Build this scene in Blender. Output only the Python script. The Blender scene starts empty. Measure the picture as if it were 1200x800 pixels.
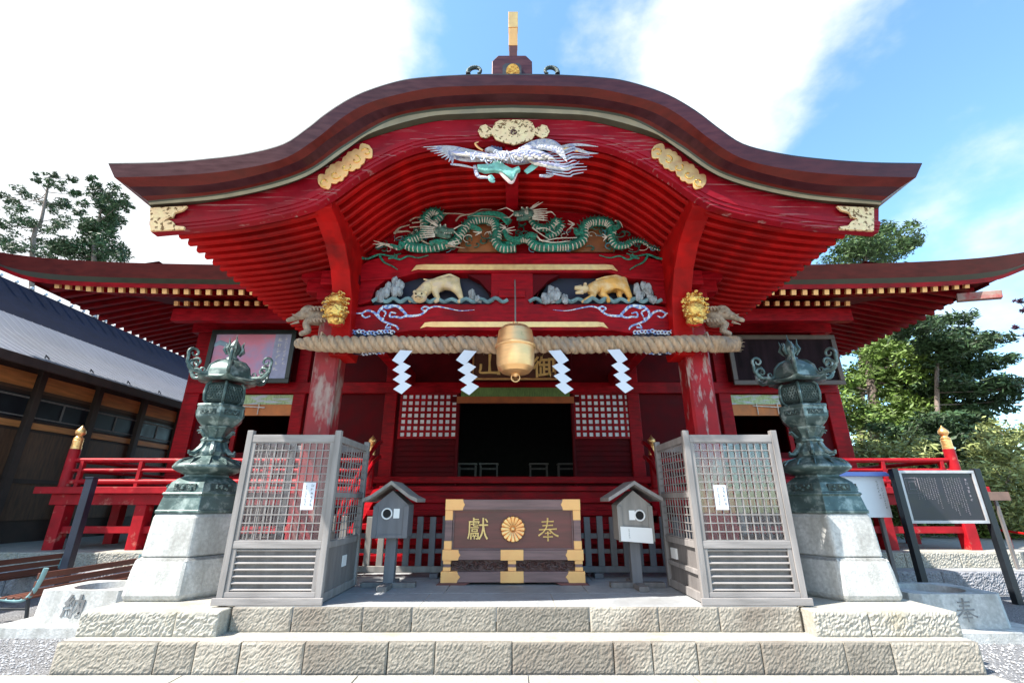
import bpy, bmesh, math, random
import numpy as np
from mathutils import Vector, Matrix
random.seed(7); rng = np.random.default_rng(7)
R = math.radians; PI = math.pi
SC = bpy.context.scene; COL = SC.collection

# ---------------------------------------------------------------- camera, sky, sun, exposure
CAMH = 1.5; TILT = R(19.4); F = 16/36*1200.0
cd = bpy.data.cameras.new('camera'); cam = bpy.data.objects.new('camera', cd); COL.objects.link(cam)
cam.location = (0, 0, CAMH); cam.rotation_euler = (R(90)+TILT, 0, 0)
cd.lens = 16; cd.sensor_width = 36; cd.sensor_fit = 'HORIZONTAL'; cd.clip_start = .05; cd.clip_end = 2000
SC.camera = cam
SUN_AZ = R(65); SUN_EL = R(54)         # azimuth: degrees to the left of the direction behind the camera
sdir = Vector((-math.sin(SUN_AZ)*math.cos(SUN_EL), -math.cos(SUN_AZ)*math.cos(SUN_EL), math.sin(SUN_EL)))
sl = bpy.data.lights.new('sun', 'SUN'); sl.energy = 5.0; sl.angle = R(.5); sl.color = (1, .955, .88)
so = bpy.data.objects.new('sun', sl); COL.objects.link(so); so.rotation_euler = sdir.to_track_quat('Z', 'Y').to_euler()
wd = bpy.data.worlds.new('World'); SC.world = wd; wd.use_nodes = True
nt = wd.node_tree; nt.nodes.clear()
def N(t, nt=None, **kw):
    n = nt.nodes.new(t)
    for k, v in kw.items(): setattr(n, k, v)
    return n
wo = N('ShaderNodeOutputWorld', nt); bg = N('ShaderNodeBackground', nt); bg.inputs[1].default_value = .14
sky = N('ShaderNodeTexSky', nt, sky_type='NISHITA', sun_disc=False, sun_elevation=SUN_EL,
        sun_rotation=math.atan2(sdir.x, sdir.y), air_density=1.0, dust_density=.6, ozone_density=1.6, altitude=900)
tc = N('ShaderNodeTexCoord', nt)
L = nt.links.new
def wmath(op, a, b=None, c=None):
    n = N('ShaderNodeMath', nt, operation=op)
    for i, v in enumerate((a, b, c)):
        if v is None: continue
        if hasattr(v, 'is_linked'): L(v, n.inputs[i])
        else: n.inputs[i].default_value = v
    return n.outputs[0]
sep = N('ShaderNodeSeparateXYZ', nt); L(tc.outputs['Generated'], sep.inputs[0])
cn = N('ShaderNodeTexNoise', nt); cn.inputs['Scale'].default_value = 3.4; cn.inputs['Detail'].default_value = 7; cn.inputs['Roughness'].default_value = .55
cmap = N('ShaderNodeMapping', nt); cmap.inputs['Scale'].default_value = (1, 1, 1.7); cmap.inputs['Location'].default_value = (.3, .1, .4)
L(tc.outputs['Generated'], cmap.inputs[0]); L(cmap.outputs[0], cn.inputs['Vector'])
noise = cn.outputs[0]
def blob(c, r0, r1):
    d = N('ShaderNodeVectorMath', nt, operation='DISTANCE'); L(tc.outputs['Generated'], d.inputs[0]); d.inputs[1].default_value = c
    m = N('ShaderNodeMapRange', nt); m.inputs[1].default_value = r0; m.inputs[2].default_value = r1; m.inputs[3].default_value = 1; m.inputs[4].default_value = 0
    L(d.outputs['Value'], m.inputs[0]); return m.outputs[0]
mr = N('ShaderNodeMapRange', nt); mr.inputs[1].default_value = -.06; mr.inputs[2].default_value = -.34; mr.inputs[3].default_value = 0; mr.inputs[4].default_value = 1
L(sep.outputs[0], mr.inputs[0])
bias = wmath('MAXIMUM', mr.outputs[0], blob((.36, .58, .73), .02, .29))
bias = wmath('MAXIMUM', bias, wmath('MULTIPLY', blob((.80, .50, .34), .05, .40), .22))
s = wmath('ADD', wmath('MULTIPLY', noise, 1.1), wmath('MULTIPLY', bias, .62))
cm = N('ShaderNodeMapRange', nt); cm.interpolation_type = 'SMOOTHSTEP'
cm.inputs[1].default_value = .66; cm.inputs[2].default_value = 1.0; L(s, cm.inputs[0])
skm = N('ShaderNodeMixRGB', nt, blend_type='MULTIPLY'); skm.inputs[0].default_value = 1; skm.inputs[2].default_value = (1.22, 1.50, 1.45, 1)
L(sky.outputs[0], skm.inputs[1])
mixc = N('ShaderNodeMixRGB', nt); mixc.inputs[2].default_value = (4.0, 4.15, 4.3, 1)
L(cm.outputs[0], mixc.inputs[0]); L(skm.outputs[0], mixc.inputs[1]); L(mixc.outputs[0], bg.inputs[0]); L(bg.outputs[0], wo.inputs[0])
SC.view_settings.view_transform = 'Standard'; SC.view_settings.look = 'None'; SC.view_settings.gamma = 1
SC.view_settings.exposure = 1.18
SC.cycles.max_bounces = 8; SC.cycles.diffuse_bounces = 5; SC.cycles.use_denoising = True
SC.cycles.sample_clamp_indirect = 6

# ---------------------------------------------------------------- measuring
def W(x, y, Y):
    """pixel of the 1200x800 photograph at depth Y -> world point"""
    u = (x-600)/F; v = (y-400)/F
    dy = math.cos(TILT)+v*math.sin(TILT); dz = math.sin(TILT)-v*math.cos(TILT)
    return Vector((u*Y/dy, Y, CAMH+Y*dz/dy))
def ZY(y, Y): return W(600, y, Y).z
def XX(x, y, Y): return W(x, y, Y).x

# ---------------------------------------------------------------- materials
MATS = {}
def mat(name, col, rough=.6, metal=0, var=.18, scale=5, bump=.0, bscale=40, stretch=(1, 1, 1), col2=None, t2=(.5, .6), s2=3, st2=(1, 1, 1), spec=.5, coat=0, island=0, blot=.5):
    if name in MATS: return MATS[name]
    m = bpy.data.materials.new(name); m.use_nodes = True; t = m.node_tree; n = t.nodes; l = t.links.new
    b = n['Principled BSDF']
    co = n.new('ShaderNodeTexCoord'); mp = n.new('ShaderNodeMapping'); mp.inputs['Scale'].default_value = stretch
    l(co.outputs['Object'], mp.inputs[0])
    nz = n.new('ShaderNodeTexNoise'); nz.inputs['Scale'].default_value = scale; nz.inputs['Detail'].default_value = 6
    l(mp.outputs[0], nz.inputs['Vector'])
    nb = n.new('ShaderNodeTexNoise'); nb.inputs['Scale'].default_value = scale*.23; nb.inputs['Detail'].default_value = 3
    l(co.outputs['Object'], nb.inputs['Vector'])
    ad = n.new('ShaderNodeMath'); ad.operation = 'MULTIPLY_ADD'; ad.inputs[1].default_value = blot; l(nb.outputs[0], ad.inputs[0]); l(nz.outputs[0], ad.inputs[2])
    last = ad.outputs[0]; lo, hi = .3+.5*blot, .7+.5*blot
    if island:
        g = n.new('ShaderNodeNewGeometry'); a2 = n.new('ShaderNodeMath'); a2.operation = 'MULTIPLY_ADD'; a2.inputs[1].default_value = island
        l(g.outputs['Random Per Island'], a2.inputs[0]); l(last, a2.inputs[2]); last = a2.outputs[0]; lo += island*.2; hi += island*.8
    mr = n.new('ShaderNodeMapRange'); mr.inputs[1].default_value = lo; mr.inputs[2].default_value = hi; l(last, mr.inputs[0])
    mx = n.new('ShaderNodeMixRGB'); l(mr.outputs[0], mx.inputs[0])
    mx.inputs[1].default_value = (*[c*(1-var) for c in col], 1); mx.inputs[2].default_value = (*[min(c*(1+var), .95) for c in col], 1)
    out = mx.outputs[0]
    if col2:
        mp2 = n.new('ShaderNodeMapping'); mp2.inputs['Scale'].default_value = st2; l(co.outputs['Object'], mp2.inputs[0])
        n2 = n.new('ShaderNodeTexNoise'); n2.inputs['Scale'].default_value = s2; n2.inputs['Detail'].default_value = 8; n2.inputs['Roughness'].default_value = .6
        l(mp2.outputs[0], n2.inputs['Vector'])
        r2 = n.new('ShaderNodeMapRange'); r2.inputs[1].default_value = t2[0]; r2.inputs[2].default_value = t2[1]; l(n2.outputs[0], r2.inputs[0])
        m2 = n.new('ShaderNodeMixRGB'); l(r2.outputs[0], m2.inputs[0]); l(out, m2.inputs[1]); m2.inputs[2].default_value = (*col2, 1); out = m2.outputs[0]
    l(out, b.inputs['Base Color'])
    rr = n.new('ShaderNodeMapRange'); rr.inputs[1].default_value = .3; rr.inputs[2].default_value = .7
    rr.inputs[3].default_value = max(rough-.08, .02); rr.inputs[4].default_value = min(rough+.1, 1); l(nz.outputs[0], rr.inputs[0]); l(rr.outputs[0], b.inputs['Roughness'])
    b.inputs['Metallic'].default_value = metal; b.inputs['Specular IOR Level'].default_value = spec
    if coat: b.inputs['Coat Weight'].default_value = coat; b.inputs['Coat Roughness'].default_value = .2
    if bump:
        n3 = n.new('ShaderNodeTexNoise'); n3.inputs['Scale'].default_value = bscale; n3.inputs['Detail'].default_value = 5; l(mp.outputs[0], n3.inputs['Vector'])
        bp = n.new('ShaderNodeBump'); bp.inputs['Strength'].default_value = min(bump*4, 1); bp.inputs['Distance'].default_value = bump*.08
        l(n3.outputs[0], bp.inputs['Height']); l(bp.outputs[0], b.inputs['Normal'])
    MATS[name] = m; return m

RED = mat('red_lacquer', (.28, .003, .008), .42, var=.35, scale=7, stretch=(.6, 1, 4), bump=.05, bscale=26, spec=.12, col2=(.15, .004, .006), t2=(.5, .72), s2=2.2)
REDR = mat('red_rafter_paint', (.38, .004, .004), .55, var=.3, scale=4, spec=.15, col2=(.16, .004, .004), t2=(.5, .75), s2=2.5)
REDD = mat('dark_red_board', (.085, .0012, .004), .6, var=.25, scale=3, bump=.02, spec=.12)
REDW = mat('weathered_red_post', (.32, .008, .014), .45, spec=.25, var=.25, scale=4, col2=(.38, .27, .25), t2=(.56, .64), s2=2.6, st2=(3, 3, .8), bump=.04)
REDBARE = mat('bare_weathered_post', (.25, .012, .016), .5, var=.25, scale=4, col2=(.32, .22, .19), t2=(.50, .60), s2=2.2, st2=(2, 2, .7), bump=.04)
REDS = mat('sun_worn_red', (.36, .009, .016), .5, spec=.2, var=.25, scale=5, col2=(.55, .24, .18), t2=(.60, .75), s2=4, bump=.03)
BARGE = mat('barge_red', (.26, .004, .012), .4, spec=.22, var=.25, scale=3, col2=(.36, .17, .16), t2=(.585, .69), s2=3, st2=(.5, 3, 14), bump=.02)
CROOF = mat('roof_copper_purple', (.060, .016, .022), .36, metal=.25, var=.22, scale=5, stretch=(1, 1, 5), bump=.03, spec=.3)
CROOF2 = mat('roof_copper_rust', (.105, .011, .008), .4, metal=.1, var=.25, scale=4, stretch=(1, 1, 4), spec=.25)
CREAM = mat('cream_strip', (.28, .235, .155), .45, var=.2, scale=5)
DARKG = mat('dark_green_strip', (.05, .05, .03), .5)
GOLD = mat('gold_leaf', (1.0, .50, .20), .36, metal=.75, var=.18, scale=12, bump=.04, bscale=60)
GOLDP = mat('pierced_gold', (1.0, .66, .36), .38, metal=.3, var=.12, scale=20, col2=(.20, .10, .03), t2=(.55, .58), s2=22, bump=.15, bscale=45)
GOLDY = mat('brass_fitting', (.95, .48, .18), .45, metal=.3, var=.1, scale=8)
GOLDF = mat('gold_painted_letter', (.88, .58, .20), .45, var=.1, scale=8)
GOLDC = mat('gold_carving', (.95, .50, .14), .30, metal=.85, var=.3, scale=14, bump=.25, bscale=30)
BRASS = mat('bell_brass', (.80, .49, .23), .42, metal=.85, var=.14, scale=4, stretch=(1, 1, 4), bump=.03, bscale=14, col2=(.45, .32, .12), t2=(.62, .75), s2=6)
STONE = mat('pale_granite', (.37, .35, .305), .85, var=.16, scale=30, bump=.12, bscale=60, col2=(.34, .30, .22), t2=(.56, .74), s2=2.2)
ROUGH = mat('rough_hewn_stone', (.30, .272, .23), .9, var=.45, island=.9, scale=45, bump=.14, bscale=70, col2=(.20, .17, .14), t2=(.50, .68), s2=1.3)
ROUGHD = mat('rough_hewn_dark_stone', (.30, .26, .23), .9, var=.35, scale=18, bump=.6, bscale=28)
PED = mat('pedestal_stone', (.50, .50, .485), .8, var=.2, scale=30, bump=.12, bscale=70, col2=(.24, .235, .21), t2=(.46, .76), s2=4, st2=(1, 1, .22))
SLAB = mat('landing_slab', (.33, .34, .35), .75, var=.14, scale=20, bump=.05, bscale=60, col2=(.25, .25, .25), t2=(.5, .7), s2=1.5)
DKST = mat('terrace_stone', (.27, .27, .29), .85, var=.25, scale=10, bump=.25, bscale=25)
BRONZE = mat('verdigris_bronze', (.075, .12, .115), .42, metal=.35, var=.35, scale=5, bump=.05, bscale=30, col2=(.30, .37, .35), t2=(.50, .66), s2=9)
BRONZD = mat('dark_bronze', (.05, .075, .072), .5, metal=.4, var=.3, scale=12, bump=.3, bscale=50)
AGED = mat('grey_weathered_wood', (.25, .232, .225), .7, var=.22, scale=8, stretch=(2, 2, .25), bump=.08, bscale=30)
AGEDH = mat('grey_weathered_rail', (.27, .25, .243), .7, var=.22, scale=8, stretch=(.25, 2, 2), bump=.08, bscale=30)
AGEDD = mat('dark_aged_wood', (.17, .155, .15), .75, var=.25, scale=8, stretch=(2, 2, .3), bump=.08)
GREYP = mat('grey_painted_wood', (.15, .15, .165), .6, var=.2, scale=6, stretch=(2, 2, .3), bump=.05)
GREYL = mat('pale_grey_wood', (.27, .25, .23), .7, var=.22, scale=6, stretch=(2, 2, .3), bump=.06)  # paler grey; stands in for sunlight on the left pickets
KEYAKI = mat('brown_zelkova', (.15, .042, .034), .38, var=.3, scale=3, stretch=(.7, 1, 5), bump=.03, bscale=12)
KEYG = mat('greyed_beam_wood', (.20, .115, .11), .5, var=.3, scale=4, stretch=(.6, 1, 7), bump=.03)
CARVD = mat('dark_carved_wood', (.085, .035, .030), .42, var=.3, scale=20, bump=.3, bscale=20)
CARVW = mat('bare_carved_wood', (.36, .27, .20), .7, var=.35, scale=18, bump=.25, bscale=35)
ROPEM = mat('straw_rope', (.52, .36, .235), .85, var=.3, scale=9, stretch=(4, 1, 1), bump=.25, bscale=60, col2=(.30, .25, .22), t2=(.5, .7), s2=5)
PAPER = mat('white_paper', (.62, .66, .74), .6, var=.03, scale=4)
SIGNW = mat('white_sign_face', (.86, .88, .90), .4, var=.03, scale=3)
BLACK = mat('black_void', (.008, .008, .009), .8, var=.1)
BLKM = mat('black_metal', (.018, .022, .028), .4, var=.2, metal=.2)
NAVY = mat('navy_post', (.012, .020, .038), .4, var=.2)
TEAL = mat('teal_carving', (.014, .20, .135), .45, var=.55, scale=25, bump=.4, bscale=45, col2=(.10, .16, .12), t2=(.56, .64), s2=18)
TEALL = mat('light_teal', (.20, .50, .44), .5, var=.25, scale=12, bump=.15)
WHITEC = mat('white_carving', (.60, .58, .62), .5, var=.3, scale=16, bump=.5, bscale=40, col2=(.26, .28, .42), t2=(.50, .60), s2=16)
PLATE = mat('belly_plate_white', (.60, .54, .46), .5, var=.25, scale=14)
BLUEW = mat('blue_scroll', (.16, .28, .62), .5, var=.3, scale=20, col2=(.75, .78, .82), t2=(.47, .55), s2=26)
TIGER = mat('ochre_tiger', (.66, .36, .09), .5, var=.25, scale=10, col2=(.74, .60, .38), t2=(.5, .7), s2=4, bump=.08)
TIGERP = mat('pale_tiger', (.66, .50, .28), .55, var=.25, scale=10, col2=(.60, .46, .32), t2=(.5, .6), s2=12, bump=.08)
ROCKG = mat('grey_carved_rock', (.32, .34, .36), .7, var=.35, scale=12, bump=.4, bscale=20)
RUST = mat('rust_backboard', (.30, .095, .03), .5, var=.3, scale=4)
DKBL = mat('dark_blue_field', (.012, .014, .035), .6, var=.3)
GREEN = mat('green_blind', (.14, .22, .06), .7, var=.3, scale=8, stretch=(8, 1, 1))
ORANG = mat('orange_blind', (.34, .085, .018), .6, var=.25, scale=6)
PANE = mat('pale_paper_pane', (.80, .82, .92), .6, var=.18, scale=3)
BENCHW = mat('bench_slat', (.13, .045, .028), .5, var=.25, scale=5, stretch=(3, .5, 3), bump=.04)
BENCHT = mat('teal_bench_iron', (.20, .36, .38), .45, metal=.2, var=.1)
METR = mat('grey_roof_sheet', (.165, .18, .225), .6, metal=.1, var=.14, scale=4, stretch=(1, 6, 1))
METD = mat('navy_upper_roof', (.010, .014, .030), .9, var=.2, spec=.05)  # upper slope, much darker navy than the lower sheet
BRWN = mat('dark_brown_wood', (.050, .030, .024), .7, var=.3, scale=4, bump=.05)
ORWD = mat('orange_wood_panel', (.55, .22, .07), .6, var=.25, scale=4, stretch=(1, .4, 4))
BARK = mat('tree_bark', (.20, .155, .13), .9, var=.35, scale=5, stretch=(5, 5, 1), bump=.4, bscale=12)
LEAFD = mat('dark_conifer_leaf', (.038, .078, .028), .6, var=.6, scale=.8, island=.8)
LEAFM = mat('green_conifer_leaf', (.12, .19, .035), .6, var=.6, scale=.8, island=.8)
LEAFL = mat('pale_shrub_leaf', (.27, .31, .11), .6, var=.5, scale=1, island=.8)
PALE_LIP = mat('white_label', (.80, .80, .80), .5, var=.03)
INK = mat('grey_carved_ink', (.20, .20, .20), .8, var=.3)

# glass
def glassmat():
    m = bpy.data.materials.new('cage_glass'); m.use_nodes = True; t = m.node_tree; t.nodes.clear()
    o = t.nodes.new('ShaderNodeOutputMaterial'); a = t.nodes.new('ShaderNodeBsdfTransparent'); g = t.nodes.new('ShaderNodeBsdfGlossy'); mx = t.nodes.new('ShaderNodeMixShader')
    fr = t.nodes.new('ShaderNodeFresnel'); fr.inputs[0].default_value = 1.7; g.inputs['Roughness'].default_value = .02
    t.links.new(fr.outputs[0], mx.inputs[0]); t.links.new(a.outputs[0], mx.inputs[1]); t.links.new(g.outputs[0], mx.inputs[2]); t.links.new(mx.outputs[0], o.inputs[0]); return m
GLASS = glassmat()

# ---------------------------------------------------------------- builders
ORG = {}
def empty(name, loc, label=None, cat=None, group=None):
    o = bpy.data.objects.new(name, None); COL.objects.link(o); o.location = loc; o.empty_display_size = .1; ORG[o] = Vector(loc)
    tag(o, label, cat, group); return o
def tag(o, label=None, cat=None, group=None, kind=None):
    if label: o['label'] = label
    if cat: o['category'] = cat
    if group: o['group'] = group
    if kind: o['kind'] = kind
    return o
class MB:
    def __init__(s): s.v = []; s.f = []
    def add(s, vs, fs):
        k = len(s.v); s.v += [tuple(v) for v in vs]; s.f += [tuple(i+k for i in f) for f in fs]; return s
    def box(s, x0, x1, y0, y1, z0, z1):
        if x0 > x1: x0, x1 = x1, x0
        return s.add([(x0,y0,z0),(x1,y0,z0),(x1,y1,z0),(x0,y1,z0),(x0,y0,z1),(x1,y0,z1),(x1,y1,z1),(x0,y1,z1)],
                     [(0,3,2,1),(4,5,6,7),(0,1,5,4),(1,2,6,5),(2,3,7,6),(3,0,4,7)])
    def bar(s, p, q, w, h, up=(0,0,1)):
        p = Vector(p); q = Vector(q); d = (q-p).normalized(); up = Vector(up)
        if abs(d.dot(up)) > .98: up = Vector((0,1,0))
        a = d.cross(up).normalized()*w/2; b = a.cross(d).normalized()*h/2
        vs = [p-a-b,p+a-b,p+a+b,p-a+b,q-a-b,q+a-b,q+a+b,q-a+b]
        return s.add(vs, [(0,3,2,1),(4,5,6,7),(0,1,5,4),(1,2,6,5),(2,3,7,6),(3,0,4,7)])
    def tube(s, pts, rad, n=8, flat=1.0, caps=True):
        pts = [Vector(p) for p in pts]; m = len(pts)
        if not hasattr(rad, '__len__'): rad = [rad]*m
        vs = []; fs = []; prev = None
        for i, p in enumerate(pts):
            d = (pts[min(i+1, m-1)]-pts[max(i-1, 0)]).normalized()
            if prev is None:
                a = d.cross(Vector((0, 1, 0)));  a = a if a.length > .05 else d.cross(Vector((1, 0, 0)))
            else: a = prev-d*prev.dot(d)
            a.normalize(); prev = a; b = d.cross(a)
            for j in range(n):
                t = 2*PI*j/n; vs.append(p+a*math.cos(t)*rad[i]+b*math.sin(t)*rad[i]*flat)
        for i in range(m-1):
            for j in range(n): fs.append((i*n+j, i*n+(j+1) % n, (i+1)*n+(j+1) % n, (i+1)*n+j))
        if caps: fs.append(tuple(range(n))[::-1]); fs.append(tuple((m-1)*n+j for j in range(n)))
        return s.add(vs, fs)
    def lathe(s, prof, c, n=24, rot=0, caps=True, sx=1, sy=1):
        c = Vector(c); vs = []; fs = []; m = len(prof)
        for r, z in prof:
            for j in range(n):
                t = 2*PI*j/n+rot; vs.append(c+Vector((r*math.cos(t)*sx, r*math.sin(t)*sy, z)))
        for i in range(m-1):
            for j in range(n): fs.append((i*n+j, i*n+(j+1) % n, (i+1)*n+(j+1) % n, (i+1)*n+j))
        if caps: fs.append(tuple(range(n))[::-1]); fs.append(tuple((m-1)*n+j for j in range(n)))
        return s.add(vs, fs)
    def prism(s, poly, y0, y1):
        """outline in XZ extruded along Y"""
        n = len(poly); vs = [(x, y0, z) for x, z in poly]+[(x, y1, z) for x, z in poly]
        fs = [tuple(range(n)), tuple(range(2*n-1, n-1, -1))]+[(i, i+n, (i+1) % n+n, (i+1) % n) for i in range(n)]
        return s.add(vs, fs)
    def ball(s, c, r, n=12, m=8, sc=(1, 1, 1), wob=0):
        c = Vector(c); vs = [c+Vector((0, 0, -r*sc[2]))]; fs = []
        for i in range(1, m):
            p = PI*i/m-PI/2
            for j in range(n):
                t = 2*PI*j/n; k = r*(1+random.uniform(-wob, wob))
                vs.append(c+Vector((k*math.cos(p)*math.cos(t)*sc[0], k*math.cos(p)*math.sin(t)*sc[1], k*math.sin(p)*sc[2])))
        vs.append(c+Vector((0, 0, r*sc[2])))
        for j in range(n): fs.append((0, 1+(j+1) % n, 1+j)); fs.append((len(vs)-1, 1+(m-2)*n+j, 1+(m-2)*n+(j+1) % n))
        for i in range(m-2):
            for j in range(n): fs.append((1+i*n+j, 1+i*n+(j+1) % n, 1+(i+1)*n+(j+1) % n, 1+(i+1)*n+j))
        return s.add(vs, fs)
    def loft(s, rows):
        n = len(rows[0]); vs = [p for r in rows for p in r]
        return s.add(vs, [(i*n+j, i*n+j+1, (i+1)*n+j+1, (i+1)*n+j) for i in range(len(rows)-1) for j in range(n-1)])
    def build(s, name, m, parent=None, smooth=False, bevel=0, ang=40, fixn=False):
        me = bpy.data.meshes.new(name); off = ORG.get(parent, Vector((0, 0, 0)))
        me.from_pydata([(v[0]-off.x, v[1]-off.y, v[2]-off.z) for v in s.v], [], s.f)
        for mm in (m if isinstance(m, list) else [m]): me.materials.append(mm)
        if fixn:
            b = bmesh.new(); b.from_mesh(me); bmesh.ops.recalc_face_normals(b, faces=b.faces); b.to_mesh(me); b.free()
        if smooth:
            me.shade_smooth(); me.set_sharp_from_angle(angle=R(ang))
        o = bpy.data.objects.new(name, me); COL.objects.link(o); ORG[o] = off
        if parent: o.parent = parent
        if bevel:
            bv = o.modifiers.new('bevel', 'BEVEL'); bv.width = bevel; bv.segments = 2; bv.limit_method = 'ANGLE'; bv.angle_limit = R(50)
        return o
SPLIT = {'sash_stile', 'cross_rail', 'side_rail', 'fence_rail', 'bracket_block', 'gold_plate', 'corner_trim', 'veranda_deck', 'veranda_side_deck', 'veranda_edge_beam', 'foot_rail', 'top_beam', 'head_tie_beam', 'pale_frame', 'frame', 'corner_post', 'wood_panel', 'hanging_block', 'cross_foot', 'gold_frame', 'window_bars'}
def B(name, m, parent, *boxes, bevel=0, **kw):
    if len(boxes) > 1 and name in SPLIT: return [B(name, m, parent, b, bevel=bevel, **kw) for b in boxes][0]
    mb = MB()
    for b in boxes: mb.box(*b)
    return mb.build(name, m, parent, bevel=bevel, **kw)
def copy_tree(o, parent=None, dx=Vector((0, 0, 0))):
    c = o.copy(); COL.objects.link(c); c.parent = parent
    if parent is None: c.location = o.location+dx
    for ch in list(o.children): copy_tree(ch, c)
    return c
def skin(name, m, parent, joints, edges, sub=2):
    me = bpy.data.meshes.new(name); off = ORG.get(parent, Vector((0, 0, 0)))
    me.from_pydata([tuple(Vector(p)-off) for p, r in joints], edges, [])
    me.materials.append(m); o = bpy.data.objects.new(name, me); COL.objects.link(o); ORG[o] = off
    if parent: o.parent = parent
    sk = o.modifiers.new('skin', 'SKIN'); sk.use_smooth_shade = True
    for i, (p, r) in enumerate(joints):
        r = r if hasattr(r, '__len__') else (r, r); me.skin_vertices[0].data[i].radius = r
    me.skin_vertices[0].data[0].use_root = True
    sd = o.modifiers.new('sub', 'SUBSURF'); sd.levels = sub; sd.render_levels = sub
    return o
def text(name, s, size, loc, m, parent, depth=.01, bold=0.0, rotx=90, center=True, shear=0):
    c = bpy.data.curves.new(name, 'FONT'); c.body = s; c.size = size; c.extrude = depth; c.offset = bold; c.resolution_u = 4
    c.align_x = 'CENTER'; c.align_y = 'CENTER'; c.shear = shear
    t = bpy.data.objects.new(name+'_tmp', c); COL.objects.link(t)
    dg = bpy.context.evaluated_depsgraph_get(); me = bpy.data.meshes.new_from_object(t.evaluated_get(dg)); bpy.data.objects.remove(t)
    me.materials.clear(); me.materials.append(m)
    o = bpy.data.objects.new(name, me); COL.objects.link(o); o.rotation_euler = (R(rotx), 0, 0)
    # centre on the drawn glyph itself
    xs = [v.co.x for v in me.vertices]; ys = [v.co.y for v in me.vertices]
    if xs:
        cx, cy = (min(xs)+max(xs))/2, (min(ys)+max(ys))/2
        for v in me.vertices: v.co.x -= cx; v.co.y -= cy
    o.location = Vector(loc)-ORG.get(parent, Vector((0, 0, 0))); o.parent = parent; ORG[o] = Vector((0, 0, 0)); return o
GLYPH = {'奉': [([(.22,.80),(.78,.82)],.055), ([(.26,.64),(.74,.66)],.055), ([(.10,.47),(.90,.50)],.06), ([(.50,.97),(.49,.80),(.44,.58),(.30,.38),(.07,.22)],.065), ([(.55,.50),(.68,.36),(.82,.26),(.96,.20)],.075),
                ([(.36,.32),(.64,.33)],.05), ([(.28,.17),(.72,.18)],.055), ([(.50,.40),(.50,.20),(.50,.0)],.06)],
         '山': [([(.50,.92),(.49,.55),(.50,.16)],.10), ([(.14,.50),(.13,.30),(.10,.20),(.16,.14),(.50,.15),(.86,.14)],.09), ([(.88,.52),(.88,.30),(.86,.06)],.10)]}
def brushed(name, ch, size, loc, m, parent, depth=.012):
    """a character from brush strokes: swelling, flattened strokes"""
    mb = MB(); loc = Vector(loc)
    for pts, w in GLYPH[ch]:
        Q = catmull([(a, b) for a, b in pts], 4); P = [loc+Vector(((a-.5)*size, 0, (b-.48)*size)) for a, b in Q]; n = len(P)
        rad = [w*size*.62*(1.15 if i in (0, n-1) else .85+.12*math.cos(6.28*i/(n-1))) for i in range(n)]; rad[0] *= .8
        mb.tube(P, rad, 8)
        k = len(P)*8
        for i in range(len(mb.v)-k, len(mb.v)): v = mb.v[i]; mb.v[i] = (v[0], loc.y+(v[1]-loc.y)*depth/(w*size*.62), v[2])
    return mb.build(name, m, parent, smooth=True)
def catmull(pts, n):
    pts = [np.array(p, float) for p in pts]; P = [2*pts[0]-pts[1]]+pts+[2*pts[-1]-pts[-2]]; out = []
    for i in range(1, len(P)-2):
        for k in range(n):
            t = k/n; a, b, c, d = P[i-1:i+3]
            out.append(.5*((2*b)+(-a+c)*t+(2*a-5*b+4*c-d)*t*t+(-a+3*b-3*c+d)*t**3))
    out.append(pts[-1]); return out
def pxpath(pts, Y, n=5): return [W(p[0], p[1], Y+(p[2] if len(p) > 2 else 0)) for p in catmull([tuple(p)+(0,)*(3-len(p)) for p in pts], n)]
def taper(n, r0, r1, pw=1): return [r0+(r1-r0)*(i/(n-1))**pw for i in range(n)]

# ---------------------------------------------------------------- ground, paving, steps
def noisy_ground():
    m = mat('gravel', (.30, .30, .31), .95, var=.55, scale=45, bump=1.0, bscale=55, blot=.2); return m
GRAV = noisy_ground()
g = MB(); g.add([(-500,-60,0),(500,-60,0),(500,900,0),(-500,900,0)], [(0,1,2,3)])
tag(g.build('ground', GRAV), kind='structure')
# pavement slabs with open joints
pv = MB(); xs = [-6.6, -5.1, -3.35, -1.75, -.2, 1.3, 2.75, 4.40]; ysl = [-3, -1.2, .3, 1.9, 3.2, 4.15, 4.93]
for j in range(len(ysl)-1):
    for i in range(len(xs)-1):
        dx = (.35 if j % 2 else 0); a = xs[i]+(dx if i else 0); b = xs[i+1]+(dx if i < len(xs)-2 else 0)
        pv.box(a+.006, b-.006, ysl[j]+.006, ysl[j+1]-.006, -.02, .012)
tag(pv.build('pavement', STONE, bevel=.004), kind='structure')

def stone_block(mb, x0, x1, y0, z0, z1, y1, amp=.0055, res=.017):
    """a block whose front is hewn rough: displaced grid front, plain top/sides"""
    nx = max(2, int((x1-x0)/res)); nz = max(2, int((z1-z0)/res)); rows = []
    for j in range(nz+1):
        r = []
        for i in range(nx+1):
            e = min(i, nx-i, j, nz-j); d = 0 if e == 0 else (random.random()-.35)*amp*1.5 + .006
            r.append((x0+(x1-x0)*i/nx, y0-d, z0+(z1-z0)*j/nz))
        rows.append(r)
    mb.loft(rows)
    mb.add([(x0,y0,z1),(x1,y0,z1),(x1,y1,z1),(x0,y1,z1)], [(0,1,2,3)])
    for x in (x0, x1): mb.add([(x,y0,z0),(x,y1,z0),(x,y1,z1),(x,y0,z1)], [(0,1,2,3)])
def course(mb, x0, x1, y0, y1, z0, z1, ws, **kw):
    x = x0; k = 0
    while x < x1-.02:
        w = ws[k % len(ws)]; k += 1; e = min(x+w, x1)
        if x1-e < .25: e = x1
        stone_block(mb, x+.005, e-.005, y0+random.uniform(-.004, .004), z0, z1, y1, **kw); x = e
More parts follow.
